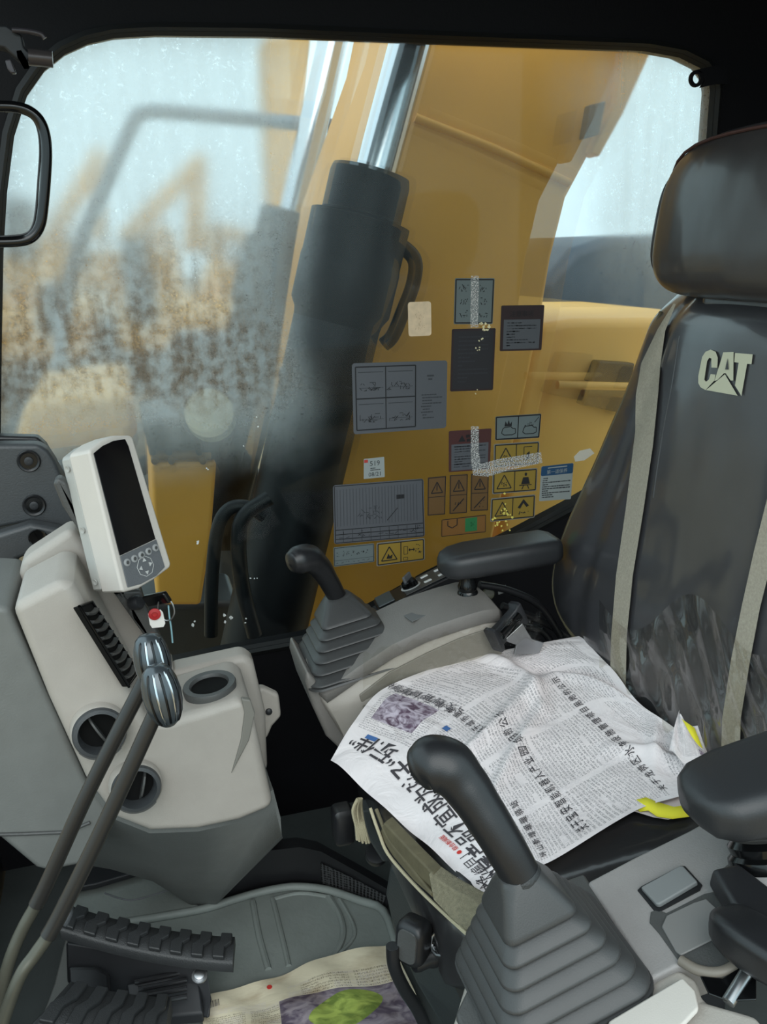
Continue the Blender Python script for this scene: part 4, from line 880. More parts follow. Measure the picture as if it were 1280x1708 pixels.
# ------------------------------------------------------------------ NEWSPAPERS
def paper_mat(name, base, ink, seed, photo=None, green=False, rows=95, cols=4.0, stain=0, inkw=.52, bmp=.35):
    m = bpy.data.materials.new(name); m.use_nodes = True; q = m.node_tree; bs = q.nodes['Principled BSDF']; bs.inputs['Roughness'].default_value = .85; bs.inputs['Specular IOR Level'].default_value = .2
    def N(t, **k):
        x = q.nodes.new(t)
        for a, v in k.items(): setattr(x, a, v)
        return x
    L = q.links.new
    def M(op_, a, c=None, clamp=False):
        x = N('ShaderNodeMath', operation=op_); x.use_clamp = clamp
        for i, w in enumerate((a, c)):
            if w is None: continue
            if isinstance(w, (int, float)): x.inputs[i].default_value = w
            else: L(w, x.inputs[i])
        return x.outputs[0]
    uv = N('ShaderNodeUVMap'); s_ = N('ShaderNodeSeparateXYZ'); L(uv.outputs[0], s_.inputs[0]); U, T = s_.outputs['X'], s_.outputs['Y']
    # glyph cells
    def cells(nu, nt): 
        c = N('ShaderNodeCombineXYZ'); L(M('FLOOR', M('MULTIPLY', U, nu)), c.inputs[0]); L(M('FLOOR', M('MULTIPLY', T, nt)), c.inputs[1]); c.inputs[2].default_value = seed
        w = N('ShaderNodeTexWhiteNoise', noise_dimensions='3D'); L(c.outputs[0], w.inputs[0]); return w.outputs[0]
    strokes = M('GREATER_THAN', cells(430*cols/4, rows*4), .40)
    row = M('LESS_THAN', M('FRACT', M('MULTIPLY', T, rows)), .62)
    glyph = M('LESS_THAN', M('FRACT', M('MULTIPLY', U, 105*cols/4)), .86)
    # blocks of articles: some rows of cells blank, column gutters
    colf = M('FRACT', M('MULTIPLY', U, cols)); gut = M('MULTIPLY', M('GREATER_THAN', colf, .045), M('LESS_THAN', colf, .955))
    blk = M('GREATER_THAN', cells(cols, rows/7.0), .16)
    lineend = M('GREATER_THAN', cells(cols*5, rows), .06)
    edge = M('MULTIPLY', M('MULTIPLY', M('GREATER_THAN', U, .03), M('LESS_THAN', U, .965)), M('MULTIPLY', M('GREATER_THAN', T, .19), M('LESS_THAN', T, .95)))
    msk = strokes
    for f in (row, glyph, gut, blk, lineend, edge): msk = M('MULTIPLY', msk, f)
    mix = N('ShaderNodeMix', data_type='RGBA'); mix.inputs[6].default_value = rgb(base); mix.inputs[7].default_value = rgb(ink); L(M('MULTIPLY', msk, inkw), mix.inputs[0])
    col = mix.outputs[2]
    nz = N('ShaderNodeTexNoise'); L(uv.outputs[0], nz.inputs['Vector']); nz.inputs['Scale'].default_value = 4; nz.inputs['Detail'].default_value = 5
    # faint show-through of the other side
    sh = M('MULTIPLY', M('GREATER_THAN', cells(9, 14), .5), M('GREATER_THAN', cells(300, 260), .5))
    mix2 = N('ShaderNodeMix', data_type='RGBA'); mix2.inputs[7].default_value = rgb((205, 196, 198)); L(col, mix2.inputs[6]); L(M('MULTIPLY', M('MULTIPLY', sh, edge), .35), mix2.inputs[0]); col = mix2.outputs[2]
    if photo:
        for k_, (u0, u1, t0, t1, ca, cb, sc) in enumerate(photo):
            inside = M('MULTIPLY', M('MULTIPLY', M('GREATER_THAN', U, u0), M('LESS_THAN', U, u1)), M('MULTIPLY', M('GREATER_THAN', T, t0), M('LESS_THAN', T, t1)))
            if k_ == 1:
                du = M('MULTIPLY', M('SUBTRACT', U, (u0+u1)/2), 2/(u1-u0)); dt = M('MULTIPLY', M('SUBTRACT', T, (t0+t1)/2), 2/(t1-t0))
                dt = M('ADD', dt, M('MULTIPLY', du, .5)); inside = M('LESS_THAN', M('ADD', M('POWER', M('ABSOLUTE', du), 2.0), M('POWER', M('ABSOLUTE', dt), 1.6)), 1.0)
            pn = N('ShaderNodeTexNoise'); L(uv.outputs[0], pn.inputs['Vector']); pn.inputs['Scale'].default_value = sc; pn.inputs['Detail'].default_value = 6; pn.inputs['Distortion'].default_value = 1.2
            pr = N('ShaderNodeValToRGB'); pr.color_ramp.elements[0].position = .38; pr.color_ramp.elements[1].position = .62; pr.color_ramp.elements[0].color = rgb(ca); pr.color_ramp.elements[1].color = rgb(cb); L(pn.outputs[0], pr.inputs[0])
            mm = N('ShaderNodeMix', data_type='RGBA'); L(inside, mm.inputs[0]); L(col, mm.inputs[6]); L(pr.outputs[0], mm.inputs[7]); col = mm.outputs[2]
    if stain:
        sr = N('ShaderNodeMapRange'); sr.inputs[1].default_value = .48; sr.inputs[2].default_value = .68; L(nz.outputs[0], sr.inputs[0])
        mm = N('ShaderNodeMix', data_type='RGBA', blend_type='MULTIPLY'); L(M('MULTIPLY', sr.outputs[0], stain), mm.inputs[0]); L(col, mm.inputs[6]); mm.inputs[7].default_value = rgb((150, 118, 84)); col = mm.outputs[2]
    L(col, bs.inputs['Base Color'])
    fb = N('ShaderNodeTexNoise'); fb.inputs['Scale'].default_value = 7; fb.inputs['Detail'].default_value = 4; fb.inputs['Distortion'].default_value = 1; L(uv.outputs[0], fb.inputs['Vector'])
    bp = N('ShaderNodeBump'); bp.inputs['Strength'].default_value = bmp; bp.inputs['Distance'].default_value = .02; L(fb.outputs[0], bp.inputs['Height']); L(bp.outputs[0], bs.inputs['Normal'])
    return m
# the sheet on the seat: rows from its near edge to its far edge, columns from front (t=0) to back (t=1); pixel u, v and height z
G = [  # s = 0 (near edge)
 [(800, 1497, .445), (868, 1452, .470), (925, 1434, .476), (1062, 1352, .482), (1148, 1322, .492), (1196, 1288, .505)],
 [(738, 1432, .452), (808, 1392, .474), (880, 1350, .480), (985, 1290, .486), (1080, 1245, .500), (1150, 1232, .520)],
 [(675, 1375, .452), (748, 1318, .474), (820, 1268, .480), (915, 1212, .486), (1000, 1172, .500), (1075, 1178, .525)],
 [(606, 1318, .450), (690, 1248, .474), (755, 1198, .480), (850, 1142, .486), (930, 1110, .496), (1018, 1112, .530)],
 [(552, 1268, .446), (590, 1205, .470), (640, 1148, .477), (745, 1108, .486), (850, 1082, .496), (966, 1062, .520)]]
GP = [[at(u, v, z=z) for u, v, z in r] for r in G]
def cr(p0, p1, p2, p3, t): return .5*((2*p1)+(p2-p0)*t+(2*p0-5*p1+4*p2-p3)*t*t+(3*p1-p0-3*p2+p3)*t**3)
def cr1(P, t):
    n_ = len(P)-1; q_ = max(0, min(n_-1e-6, t*n_)); a = int(q_); return cr(P[max(a-1, 0)], P[a], P[a+1], P[min(a+2, n_)], q_-a)
def paper(s, t, h=0):
    p = cr1([cr1(r, t) for r in GP], s)
    # creases and soft buckles
    k = 0
    def crease(s0, t0, s1, t1, amp, wd):
        dx, dy = s1-s0, t1-t0; l2 = dx*dx+dy*dy; f = max(0, min(1, ((s-s0)*dx+(t-t0)*dy)/l2)); d = math.hypot(s-s0-f*dx, t-t0-f*dy)
        return 1.5*amp*math.exp(-(d/(wd*.8))**2)*(1-.6*abs(2*f-1)**2)
    k += crease(.98, .72, .58, .62, .010, .035)+crease(.58, .62, .35, .30, .008, .03)+crease(.62, .45, .70, .75, .007, .04)+crease(.70, .75, .52, .92, .008, .035)
    k += crease(.55, .20, .62, .55, .006, .03)-crease(.80, .70, .62, .95, .006, .04)+crease(.30, .70, .05, .95, .008, .03)+crease(.4, .95, .15, .75, .006, .03)+crease(1, .38, .75, .30, .004, .05)
    k += .0022*math.sin(s*9+t*5)+.0018*math.sin(t*13-s*6)+.0012*math.sin(s*23+t*17)
    m_ = min(1, min(s, 1-s)*10+.3)
    return p+V((0, 0, k*m_+h))
pm = paper_mat('newsprint', (232, 223, 223), (70, 66, 70), 3.0, photo=[(.80, .94, .25, .40, (96, 76, 92), (196, 184, 196), 34)])
np_ = thing('newspaper', GP[2][2], 'open Chinese newspaper spread over the seat cushion', 'newspaper', 'newspapers')
b = MB(); b.grid(lambda u, w: paper(u, w), 110, 120, uv=True); obj('sheet', b, pm, np_, smooth=180, recalc=False)
ink = mat('ink', (62, 58, 62), .9); ink_soft = mat('ink_soft', (92, 88, 92), .9); ink_red = mat('ink_red', (196, 52, 44), .9); ink_blue = mat('ink_blue', (66, 104, 160), .9)
LS, LT = (GP[4][2]-GP[0][2]).length, (GP[2][5]-GP[2][0]).length
def print_on(surf, ls, lt, text, s0, t0, size, m_, parent, name, bold=.0, squeeze=1.0, h=.0012, slant=0):
    vs, fs = text_mesh(' '.join(text) if name == 'article_title' else text, bold); b = MB()
    b.add([surf(min(.999, s0+x*size*squeeze/ls), min(.999, max(.001, t0-y*size/lt+slant*x*size/lt)), h) for x, y in vs], fs)
    return obj(name, b, m_, parent, recalc=False)
print_on(paper, LS, LT, '机展产品不宜成为孩子“玩伴”', .02, .165, .031, ink, np_, 'headline', .012, 1.08)
print_on(paper, LS, LT, '编目 |', .10, .100, .020, ink, np_, 'section_title')
print_on(paper, LS, LT, '● 综合新闻版', .22, .090, .010, ink_red, np_, 'section_mark', .01)
print_on(paper, LS, LT, '智能陪伴产品如何选 家长应多加留意', .05, .225, .0135, ink_soft, np_, 'subtitle')
print_on(paper, LS, LT, '关于宝安智能机器人产业园项目的公示', .06, .50, .0125, ink, np_, 'article_title', .004)
print_on(paper, LS, LT, '关于龙岗区水务设施管理项目用地的公示', .06, .74, .0125, ink, np_, 'article_title', .004)
print_on(paper, LS, LT, '关于城市更新单元计划的公示', .60, .43, .0120, ink, np_, 'article_title', .004)
print_on(paper, LS, LT, '坪山新增暖暖驿站', .04, .385, .0125, ink, np_, 'article_title', .004)
print_on(paper, LS, LT, '公交线路调整通知', .74, .44, .0125, ink_soft, np_, 'article_title', .004)
for s0, t0 in ((.71, .335), (.865, .155)):
    b = MB(); w_, h_ = (.024, .016) if s0 < .8 else (.04, .013)
    b.add([paper(s0, t0, .0012), paper(s0+w_, t0, .0012), paper(s0+w_, t0+h_*1.4, .0012), paper(s0, t0+h_*1.4, .0012)], [(0, 1, 2, 3)]); obj('blue_tag', b, ink_blue, np_, recalc=False)
def pen(pts, w_=.0007):
    b = MB(); b.tube([paper(s, t, .0013) for s, t in pts], w_, 5); obj('pen_mark', b, ink, np_)
def penstr(o, strokes, k=.030):
    for st_ in strokes: pen([(o[0]+x*k, o[1]-y*k) for x, y in st_])
penstr((.045, .115), [[(0, 0), (.5, 1.4), (.9, 0)], [(.2, .5), (.8, .6)], [(1.5, 1.3), (1.2, .5), (2.1, .5)], [(1.9, 1.2), (1.9, -.1)]])
penstr((.022, .075), [[(0, 0), (.5, 1.4), (.9, 0)], [(.2, .5), (.8, .6)], [(1.2, 1.1), (1.6, 1.3), (1.8, .9), (1.2, .1), (2.0, .1)], [(-.3, .9), (2.2, .2)], [(-.2, .2), (2.0, 1.1)]])
# under sheets with yellow printed edges
ym = paper_mat('newsprint_under', (222, 210, 208), (90, 84, 84), 5.0)
yedge = mat('yellow_print', (238, 228, 60), .85)
u1 = thing('newspaper', at(1100, 1365, z=.475), 'under sheet with a yellow printed edge, peeping out by the near armrest', 'newspaper', 'newspapers')
b = MB(); UU = [(1010, 1380, .474), (1058, 1352, .479), (1090, 1362, .477), (1115, 1366, .476), (1152, 1356, .476), (1175, 1320, .482), (1185, 1290, .49), (1100, 1300, .484)]
b.prism([at(u, v, z=z-.002) for u, v, z in UU], V((0, 0, -.001))); obj('sheet', b, ym, u1)
b = MB(); rows = [[at(u, v, z=z+.002) for u, v, z in r] for r in ([(1054, 1336, .480), (1060, 1346, .478), (1068, 1354, .476)], [(1078, 1330, .486), (1082, 1344, .482), (1082, 1352, .478)], [(1098, 1338, .482), (1098, 1352, .480), (1096, 1362, .476)], [(1125, 1346, .483), (1124, 1356, .480), (1122, 1366, .475)], [(1158, 1340, .485), (1156, 1352, .481), (1152, 1362, .476)])]
b.loft(rows, cap=False, closed=False); obj('yellow_edge', b, yedge, u1, smooth=180, solid=.0006)
u2 = thing('newspaper', at(1160, 1285, z=.49), 'newspaper corner folded upright against the lower backrest', 'newspaper', 'newspapers')
def foldp(a, c):
    A_, B_, C_, D_ = at(1116, 1252, z=.520), at(1197, 1288, z=.512), at(1134, 1181, z=.560), at(1164, 1212, z=.548)
    p = (A_*(1-a)+B_*a)*(1-c)+(C_*(1-a)+D_*a)*c; return p+V((-.010*math.sin(a*math.pi), 0, .004*math.sin(a*9+c*4)))
b = MB(); b.grid(foldp, 16, 16, uv=True); obj('sheet', b, pm, u2, smooth=180, solid=.0006)
b = MB(); b.loft([[foldp(.55+.45*0, 1)+V((-.003, -.001, 0)), foldp(.95, .98)+V((-.003, -.001, 0))], [foldp(.86, .62)+V((-.003, -.001, 0)), foldp(.98, .58)+V((-.003, -.001, 0))]], cap=False, closed=False); obj('yellow_edge', b, yedge, u2, solid=.0005)
u3 = thing('newspaper', at(790, 1535, z=.42), 'pinkish lower sheet hanging over the front edge beside the near joystick', 'newspaper', 'newspapers')
b = MB(); b.prism([at(u, v, z=z) for u, v, z in ((745, 1466, .448), (775, 1462, .450), (830, 1455, .455), (830, 1500, .43), (806, 1524, .425), (772, 1498, .43))], V((0, 0, -.001))); obj('sheet', b, ym, u3)
b = MB(); b.prism([at(u, v, z=z) for u, v, z in ((806, 1490, .437), (822, 1480, .44), (822, 1500, .432), (808, 1506, .43))], V((0, 0, .0012))); obj('yellow_edge', b, yedge, u3)
# the sheet on the floor
FG = [[(334, 1668, .010), (345, 1760, .008)], [(440, 1636, .010), (450, 1760, .007)], [(545, 1598, .011), (590, 1760, .008)], [(656, 1573, .016), (735, 1760, .009)]]
FP = [[at(u, v, z=z) for u, v, z in r] for r in FG]
def fpaper(s, t, h=0):
    p = cr1([r[0].lerp(r[1], t) for r in FP], s); return p+V((0, 0, h+.003*math.sin(s*11+t*5)+.002*math.sin(s*25-t*9)+.002))
fmt = paper_mat('newsprint_dirty', (214, 204, 178), (84, 72, 60), 9.0, photo=[(.40, .97, .36, 1.2, (92, 82, 96), (150, 140, 146), 11), (.52, .84, .40, .72, (108, 126, 60), (168, 184, 92), 9), (.66, .84, .80, 1.2, (150, 190, 190), (176, 200, 196), 8)], rows=36, cols=4, stain=.5, inkw=.6, bmp=.08)
fn_ = thing('newspaper', FP[1][0], 'dirty newspaper with a green photo lying on the floor mat', 'newspaper', 'newspapers')
b = MB(); b.grid(lambda u, w: fpaper(u, w), 60, 40, uv=True); obj('sheet', b, fmt, fn_, smooth=180, recalc=False)
b = MB(); b.lathe(fpaper(.36, .13, .0015), (0, 0, 1), [(.0045, 0), (.004, .0005), (0, .0005)], 18); obj('red_dot', b, ink_red, fn_)
for k in range(14):
    b = MB(); s0 = .045+.0055*k; w_ = (.0022, .0035, .0016)[k % 3]
    b.add([fpaper(s0, .14, .001), fpaper(s0+w_, .14, .001), fpaper(s0+w_, .24, .001), fpaper(s0, .24, .001)], [(0, 1, 2, 3)]); obj('bar_stripe', b, ink, fn_, recalc=False)

# ------------------------------------------------------------------ STICKERS on the inside of the glass
YS = YG-.0003
sk_grey = mat('sticker_grey', (86, 88, 93), .55); sk_dark = mat('sticker_dark', (38, 36, 40), .5); sk_teal = mat('sticker_teal', (104, 114, 114), .55)
sk_red = mat('sticker_red', (80, 34, 32), .55); sk_yel = mat('sticker_yellow', (146, 120, 44), .55); sk_org = mat('sticker_brown', (104, 76, 40), .6)
sk_line = mat('sticker_line', (22, 22, 26), .6); sk_white = mat('sticker_white', (150, 156, 154), .55); sk_blue = mat('sticker_blue', (22, 68, 104), .5)
sk_green = mat('sticker_green', (40, 116, 68), .5); sk_rim = mat('sticker_rim', (126, 124, 116), .55); sk_text = mat('sticker_text', (52, 54, 58), .6)
class ST:
    def __init__(s, label, c, mats, cat='sticker', group='stickers on the window glass'):
        s.c = [at(u, v, y=YS) for u, v in c]; s.b = MB(); s.m = []; s.label = label; s.cat = cat; s.group = group; s.lay = 0
        s.rect(0, 0, 1, 1, mats, r=.03, base=True)
    def P(s, x, y, h=0):
        a, b_, c, d = s.c; p = (a*(1-x)+b_*x)*(1-y)+(d*(1-x)+c*x)*y; return p+V((0, -.0004-h, 0))
    def mi(s, m_):
        if m_ not in s.m: s.m.append(m_)
        return s.m.index(m_)
    def poly(s, pts, m_, h=.0003):
        s.b.add([s.P(x, y, h) for x, y in pts], [tuple(range(len(pts)))], s.mi(m_))
    def rect(s, x0, y0, x1, y1, m_, r=0, base=False, h=.0003):
        w, hh = (s.c[1]-s.c[0]).length, (s.c[3]-s.c[0]).length
        if r:
            ry = r*w/hh if base else r; pts = []
            for cx, cy, a0 in ((x1-r, y1-ry, 0), (x0+r, y1-ry, 90), (x0+r, y0+ry, 180), (x1-r, y0+ry, 270)):
                for i in range(5):
                    a = math.radians(a0+90*i/4); pts.append((cx+r*math.cos(a), cy+ry*math.sin(a)))
        else: pts = [(x0, y0), (x1, y0), (x1, y1), (x0, y1)]
        if base: s.b.prism([s.P(x, y) for x, y in pts], V((0, .0003, 0)), s.mi(m_))
        else: s.poly(pts, m_, h)
    def line(s, x0, y0, x1, y1, m_, w=.01, h=.0006):
        A_ = (s.c[1]-s.c[0]).length/(s.c[3]-s.c[0]).length
        dx, dy = x1-x0, (y1-y0)/A_; l = math.hypot(dx, dy); nx, ny = -dy/l*w/2, dx/l*w/2*A_
        s.poly([(x0+nx, y0+ny), (x1+nx, y1+ny), (x1-nx, y1-ny), (x0-nx, y0-ny)], m_, h)
    def frame(s, x0, y0, x1, y1, m_, w=.012, h=.0006):
        for a in ((x0, y0, x1, y0), (x1, y0, x1, y1), (x1, y1, x0, y1), (x0, y1, x0, y0)): s.line(*a, m_, w, h)
    def rows(s, x0, y0, x1, y1, n_, m_, k=.5, frag=True):
        for i in range(n_):
            y = y0+(y1-y0)*i/n_; hh = (y1-y0)/n_*k; x = x0+random.random()*.02
            while x < x1-.01:
                w = random.uniform(.02, .12)*(x1-x0) if frag else (x1-x0); x2 = min(x1, x+w)
                s.rect(x, y, x2, y+hh, m_); x = x2+.012*(x1-x0)
                if random.random() < .06: break
    def warn(s, x0, y0, x1, y1, m_, w=.03):
        cx = (x0+x1)/2; s.line(cx, y0, x1, y1, m_, w); s.line(x1, y1, x0, y1, m_, w); s.line(x0, y1, cx, y0, m_, w)
    def text(s, t_, x, y, size, m_, h=.0006, bold=0):
        vs, fs = text_mesh(t_, bold); A_ = (s.c[1]-s.c[0]).length/(s.c[3]-s.c[0]).length
        s.b.add([s.P(x+a*size, y-c*size*A_, h) for a, c in vs], fs, s.mi(m_))
    def scrib(s, x0, y0, x1, y1, n_, m_, w=.006):
        for i in range(n_):
            x, y = random.uniform(x0, x1), random.uniform(y0, y1); a = random.choice((0, 1.57, .8, 2.3)); l = random.uniform(.02, .06)
            s.line(x, y, min(x1, x+l*math.cos(a)), min(y1, y+l*math.sin(a)*1.5), m_, w)
    def done(s, name='sticker'):
        o = obj(name, s.b, s.m, None, recalc=False, smooth=30); return tag(o, s.label, s.cat, s.group)
random.seed(21)
# grey pattern sheet, topmost
s = ST('small grey instruction sticker, topmost, crossed by a strip of white residue', [(759, 464), (825.5, 464), (822, 540.6), (757, 540.8)], sk_teal)
s.frame(.03, .03, .97, .97, sk_line, .03)
for y in (.22, .5, .78):
    for x in (.25, .76): s.scrib(x-.12, y-.09, x+.10, y+.07, 9, sk_line, .015)
s.done()
s = ST('dark plum sticker with no readable print, right below the topmost sticker', [(754, 549), (827, 547), (822.5, 650.5), (751, 653)], sk_dark)
s.frame(.02, .015, .98, .985, mat('sticker_plum', (46, 28, 30), .5), .04); s.rows(.15, .12, .85, .9, 12, mat('sticker_dim', (46, 46, 52), .5), .35); s.done()
s = ST('dark red headed sticker at the upper right, beside the boom edge', [(836.5, 509.5), (908.5, 508.6), (903.4, 584), (833.7, 585.8)], mat('sticker_plum', (46, 28, 30), .5))
s.rect(.07, .31, .93, .96, sk_grey); s.rows(.14, .37, .86, .93, 9, sk_text, .4); s.text('注意事项', .2, .24, .14, sk_line); s.done()
s = ST('large grey sticker with four framed diagrams, next to the black cylinder', [(587, 606), (746.5, 601), (744.5, 713.7), (590, 724.6)], sk_grey)
s.frame(.035, .055, .66, .945, sk_line, .012); s.line(.345, .055, .345, .945, sk_line, .010); s.line(.035, .5, .66, .5, sk_line, .012)
for cx, cy in ((.19, .27), (.5, .27), (.19, .72), (.5, .72)):
    s.scrib(cx-.13, cy, cx+.10, cy+.12, 20, sk_line, .005); s.line(cx-.13, cy-.14, cx+.13, cy-.14, sk_text, .006); s.line(cx-.12, cy+.08, cx+.13, cy+.08, sk_text, .004)
s.rows(.72, .48, .95, .86, 9, sk_text, .4); s.rows(.78, .2, .9, .3, 2, sk_text, .5); s.done()
s = ST('large grey sticker with a load chart and a table along its bottom', [(555.5, 809.5), (706.7, 798), (709, 895), (557.5, 908)], sk_grey)
s.frame(.015, .02, .985, .98, sk_line, .008)
for k in range(26): s.line(.04+.035*k, .08, .04+.035*k, .70, sk_text, .0035)
for y in (.76, .84, .92): s.line(.02, y, .98, y, sk_line, .008)
for k in range(9): s.line(.1+.1*k, .76, .1+.1*k, .98, sk_text, .006)
s.line(.58, .66, .70, .46, sk_line, .008); s.rect(.69, .24, .78, .31, sk_line); s.scrib(.28, .4, .52, .62, 26, sk_text, .006); s.scrib(.05, .78, .95, .9, 30, sk_line, .005); s.done()
s = ST('narrow pale teal sticker with a row of symbols, below the load chart', [(556.5, 913), (624, 906), (624.8, 937), (557.2, 945.5)], sk_teal)
s.frame(.02, .05, .98, .95, sk_line, .012); s.line(.02, .7, .98, .7, sk_text, .008)
for k in range(7): s.scrib(.06+.125*k, .25, .13+.125*k, .5, 5, sk_line, .012); s.scrib(.06+.125*k, .76, .13+.125*k, .85, 3, sk_text, .008)
s.done()
s = ST('yellow crush warning sticker at the bottom, right of the pale teal one', [(628.3, 905.5), (708.5, 897.3), (708.8, 933.7), (628.3, 944.8)], sk_rim)
s.rect(.03, .06, .97, .94, sk_yel); s.frame(.03, .06, .97, .94, sk_line, .02, .0008); s.line(.5, .06, .5, .94, sk_line, .018, .0008)
s.warn(.1, .22, .42, .8, sk_line, .022); s.poly([(.2, .72), (.24, .5), (.27, .62), (.33, .55), (.31, .74)], sk_line, .0009)
s.frame(.56, .28, .64, .62, sk_line, .01, .0009); s.line(.66, .45, .78, .45, sk_line, .02, .0009); s.poly([(.66, .45), (.69, .36), (.69, .54)], sk_line, .0009); s.poly([(.79, .45), (.76, .36), (.76, .54)], sk_line, .0009)
s.scrib(.8, .22, .93, .66, 12, sk_line, .014); s.frame(.55, .76, .64, .88, sk_line, .008, .0009); s.done()
s = ST('small white sticker with short printed lines and a red corner dot', [(607, 765.5), (641, 762), (642, 795.5), (607, 799)], sk_white)
s.rect(.02, .05, .2, .2, mat('sticker_reddot', (180, 58, 48), .6)); s.text('519', .28, .38, .34, sk_text); s.rows(.3, .48, .8, .66, 2, sk_text, .5); s.text('08/21', .22, .9, .28, sk_text); s.done()
s = ST('brown and grey warning sticker with a red header, partly under the L shaped residue', [(748.8, 719), (820.2, 714.4), (817.4, 782.5), (748.8, 787.7)], mat('sticker_maroon', (74, 38, 36), .55))
s.rect(.06, .33, .94, .97, sk_grey); s.rows(.12, .38, .88, .93, 9, sk_text, .4); s.text('▲警告', .22, .27, .17, sk_line, bold=.02); s.done()
s = ST('pale sticker with two engine drawings, above the yellow stickers', [(826.6, 694.6), (903.4, 689.7), (900, 730.2), (826, 734.5)], sk_teal)
s.frame(.02, .04, .98, .96, sk_line, .025); s.line(.5, .04, .5, .96, sk_line, .02)
for ox in (0, .47):
    pts = [(.16, .55), (.2, .48), (.34, .46), (.38, .54), (.44, .55), (.45, .74), (.38, .8), (.2, .8), (.14, .72)]
    for a, c in zip(pts, pts[1:]+pts[:1]): s.line(a[0]+ox, a[1], c[0]+ox, c[1], sk_line, .016)
    if ox == 0: s.poly([(.2, .44), (.22, .22), (.26, .36), (.29, .18), (.32, .36), (.36, .24), (.36, .44)], sk_line)
    else: s.scrib(.66, .3, .84, .48, 8, sk_line, .012); s.line(.86, .34, .95, .12, sk_line, .012)
s.done()
ylab = ['yellow warning sticker, topmost of the yellow column, with a figure on a step', 'yellow warning sticker with a seat belt figure, middle of the yellow column', 'yellow warning sticker with a bent arrow, lowest of the yellow column, its corner chipped']
for i, c in enumerate(([(824, 740.6), (900.3, 735.8), (898.6, 773.9), (823.6, 779.8)], [(821.9, 785.9), (896.8, 780.4), (895.1, 818.6), (821.2, 824.5)], [(819.1, 831.3), (893.4, 824.4), (892, 863.3), (817.8, 870.3)])):
    s = ST(ylab[i], c, sk_rim); s.rect(.03, .06, .97, .94, sk_yel); s.frame(.03, .06, .97, .94, sk_line, .022, .0008); s.line(.49, .06, .49, .94, sk_line, .018, .0008)
    s.warn(.10, .2, .42, .78, sk_line, .022); s.scrib(.2, .48, .32, .7, 8, sk_line, .018)
    if i == 0: s.line(.66, .85, .66, .2, sk_line, .015); s.line(.66, .2, .84, .2, sk_line, .015); s.poly([(.72, .5), (.78, .4), (.8, .7), (.7, .8)], sk_line, .0008)
    if i == 1:
        s.poly([(.71, .2), (.74, .15), (.77, .2), (.76, .3), (.72, .3)], sk_line, .0008); s.poly([(.68, .36), (.80, .36), (.84, .66), (.64, .66)], sk_line, .0008); s.line(.60, .7, .88, .7, sk_line, .02, .0008); s.line(.7, .7, .66, .88, sk_line, .02, .0008); s.line(.78, .7, .82, .88, sk_line, .02, .0008)
    if i == 2:
        s.poly([(.60, .5), (.73, .15), (.86, .45), (.80, .5), (.73, .32), (.66, .55)], sk_line, .0008); s.scrib(.62, .6, .85, .8, 8, sk_line, .02)
    s.done()
wl = ['dim brown warning sticker, leftmost of the three tall ones', 'dim brown warning sticker, middle of the three tall ones', 'dim brown warning sticker, rightmost of the three tall ones, touching the residue']
for i, c in enumerate(([(713.6, 796.3), (744.5, 793.5), (742.8, 858), (713.2, 860.3)], [(750.4, 792.2), (780.6, 790.4), (779.3, 855.4), (749.7, 857.5)], [(785.8, 790), (815.7, 788.7), (814.3, 851.3), (784.8, 852.6)])):
    s = ST(wl[i], c, sk_org); s.frame(.04, .02, .96, .98, sk_line, .04); s.line(.04, .52, .96, .52, sk_line, .03); s.warn(.2, .14, .82, .42, sk_line, .05); s.line(.51, .2, .51, .36, sk_line, .05)
    if i: s.line(.2, .92, .8, .62, sk_line, .06); s.scrib(.3, .7, .8, .9, 5, sk_line, .04)
    s.done()
s = ST('small amber exit sticker with a green running figure square', [(736.6, 866.7), (810.9, 858.1), (810.5, 887.3), (736, 895.3)], mat('sticker_amber', (128, 88, 40), .6))
s.frame(.01, .02, .99, .98, sk_line, .014); s.line(.14, .12, .14, .4, sk_line, .02); s.line(.14, .4, .24, .55, sk_line, .02); s.line(.24, .55, .35, .4, sk_line, .02); s.line(.35, .4, .35, .05, sk_line, .02)
s.rect(.53, .08, .80, .86, sk_green); s.scrib(.6, .25, .74, .7, 9, mat('sticker_dkgreen', (24, 92, 52), .6), .025); s.done()
s = ST('white maintenance sticker with a blue header, nearest the seat backrest', [(903.4, 778), (957, 772), (952.5, 832.3), (899.5, 836)], sk_white)
s.rect(0, 0, 1, .28, sk_blue, r=.05); s.text('第一道保养', .17, .23, .13, sk_white, .0008); s.rect(.2, .05, .8, .08, sk_white, h=.0006); s.rows(.06, .34, .94, .94, 10, sk_text, .5); s.done()
# peeled adhesive pad
s = ST('blank cream adhesive pad with rounded corners, right of the hydraulic line', [(680.4, 504), (719.2, 502.4), (720, 559.5), (681.8, 561.5)], mat('pad_cream', (228, 202, 168), .7, var=.1, vscale=70), 'pad', None)
s.b = MB(); s.rect(0, 0, 1, 1, s.m[0], r=.12, base=True); s.scrib(.3, .3, .7, .8, 22, mat('pad_dirt', (176, 146, 112), .8), .012); s.done('adhesive_pad')
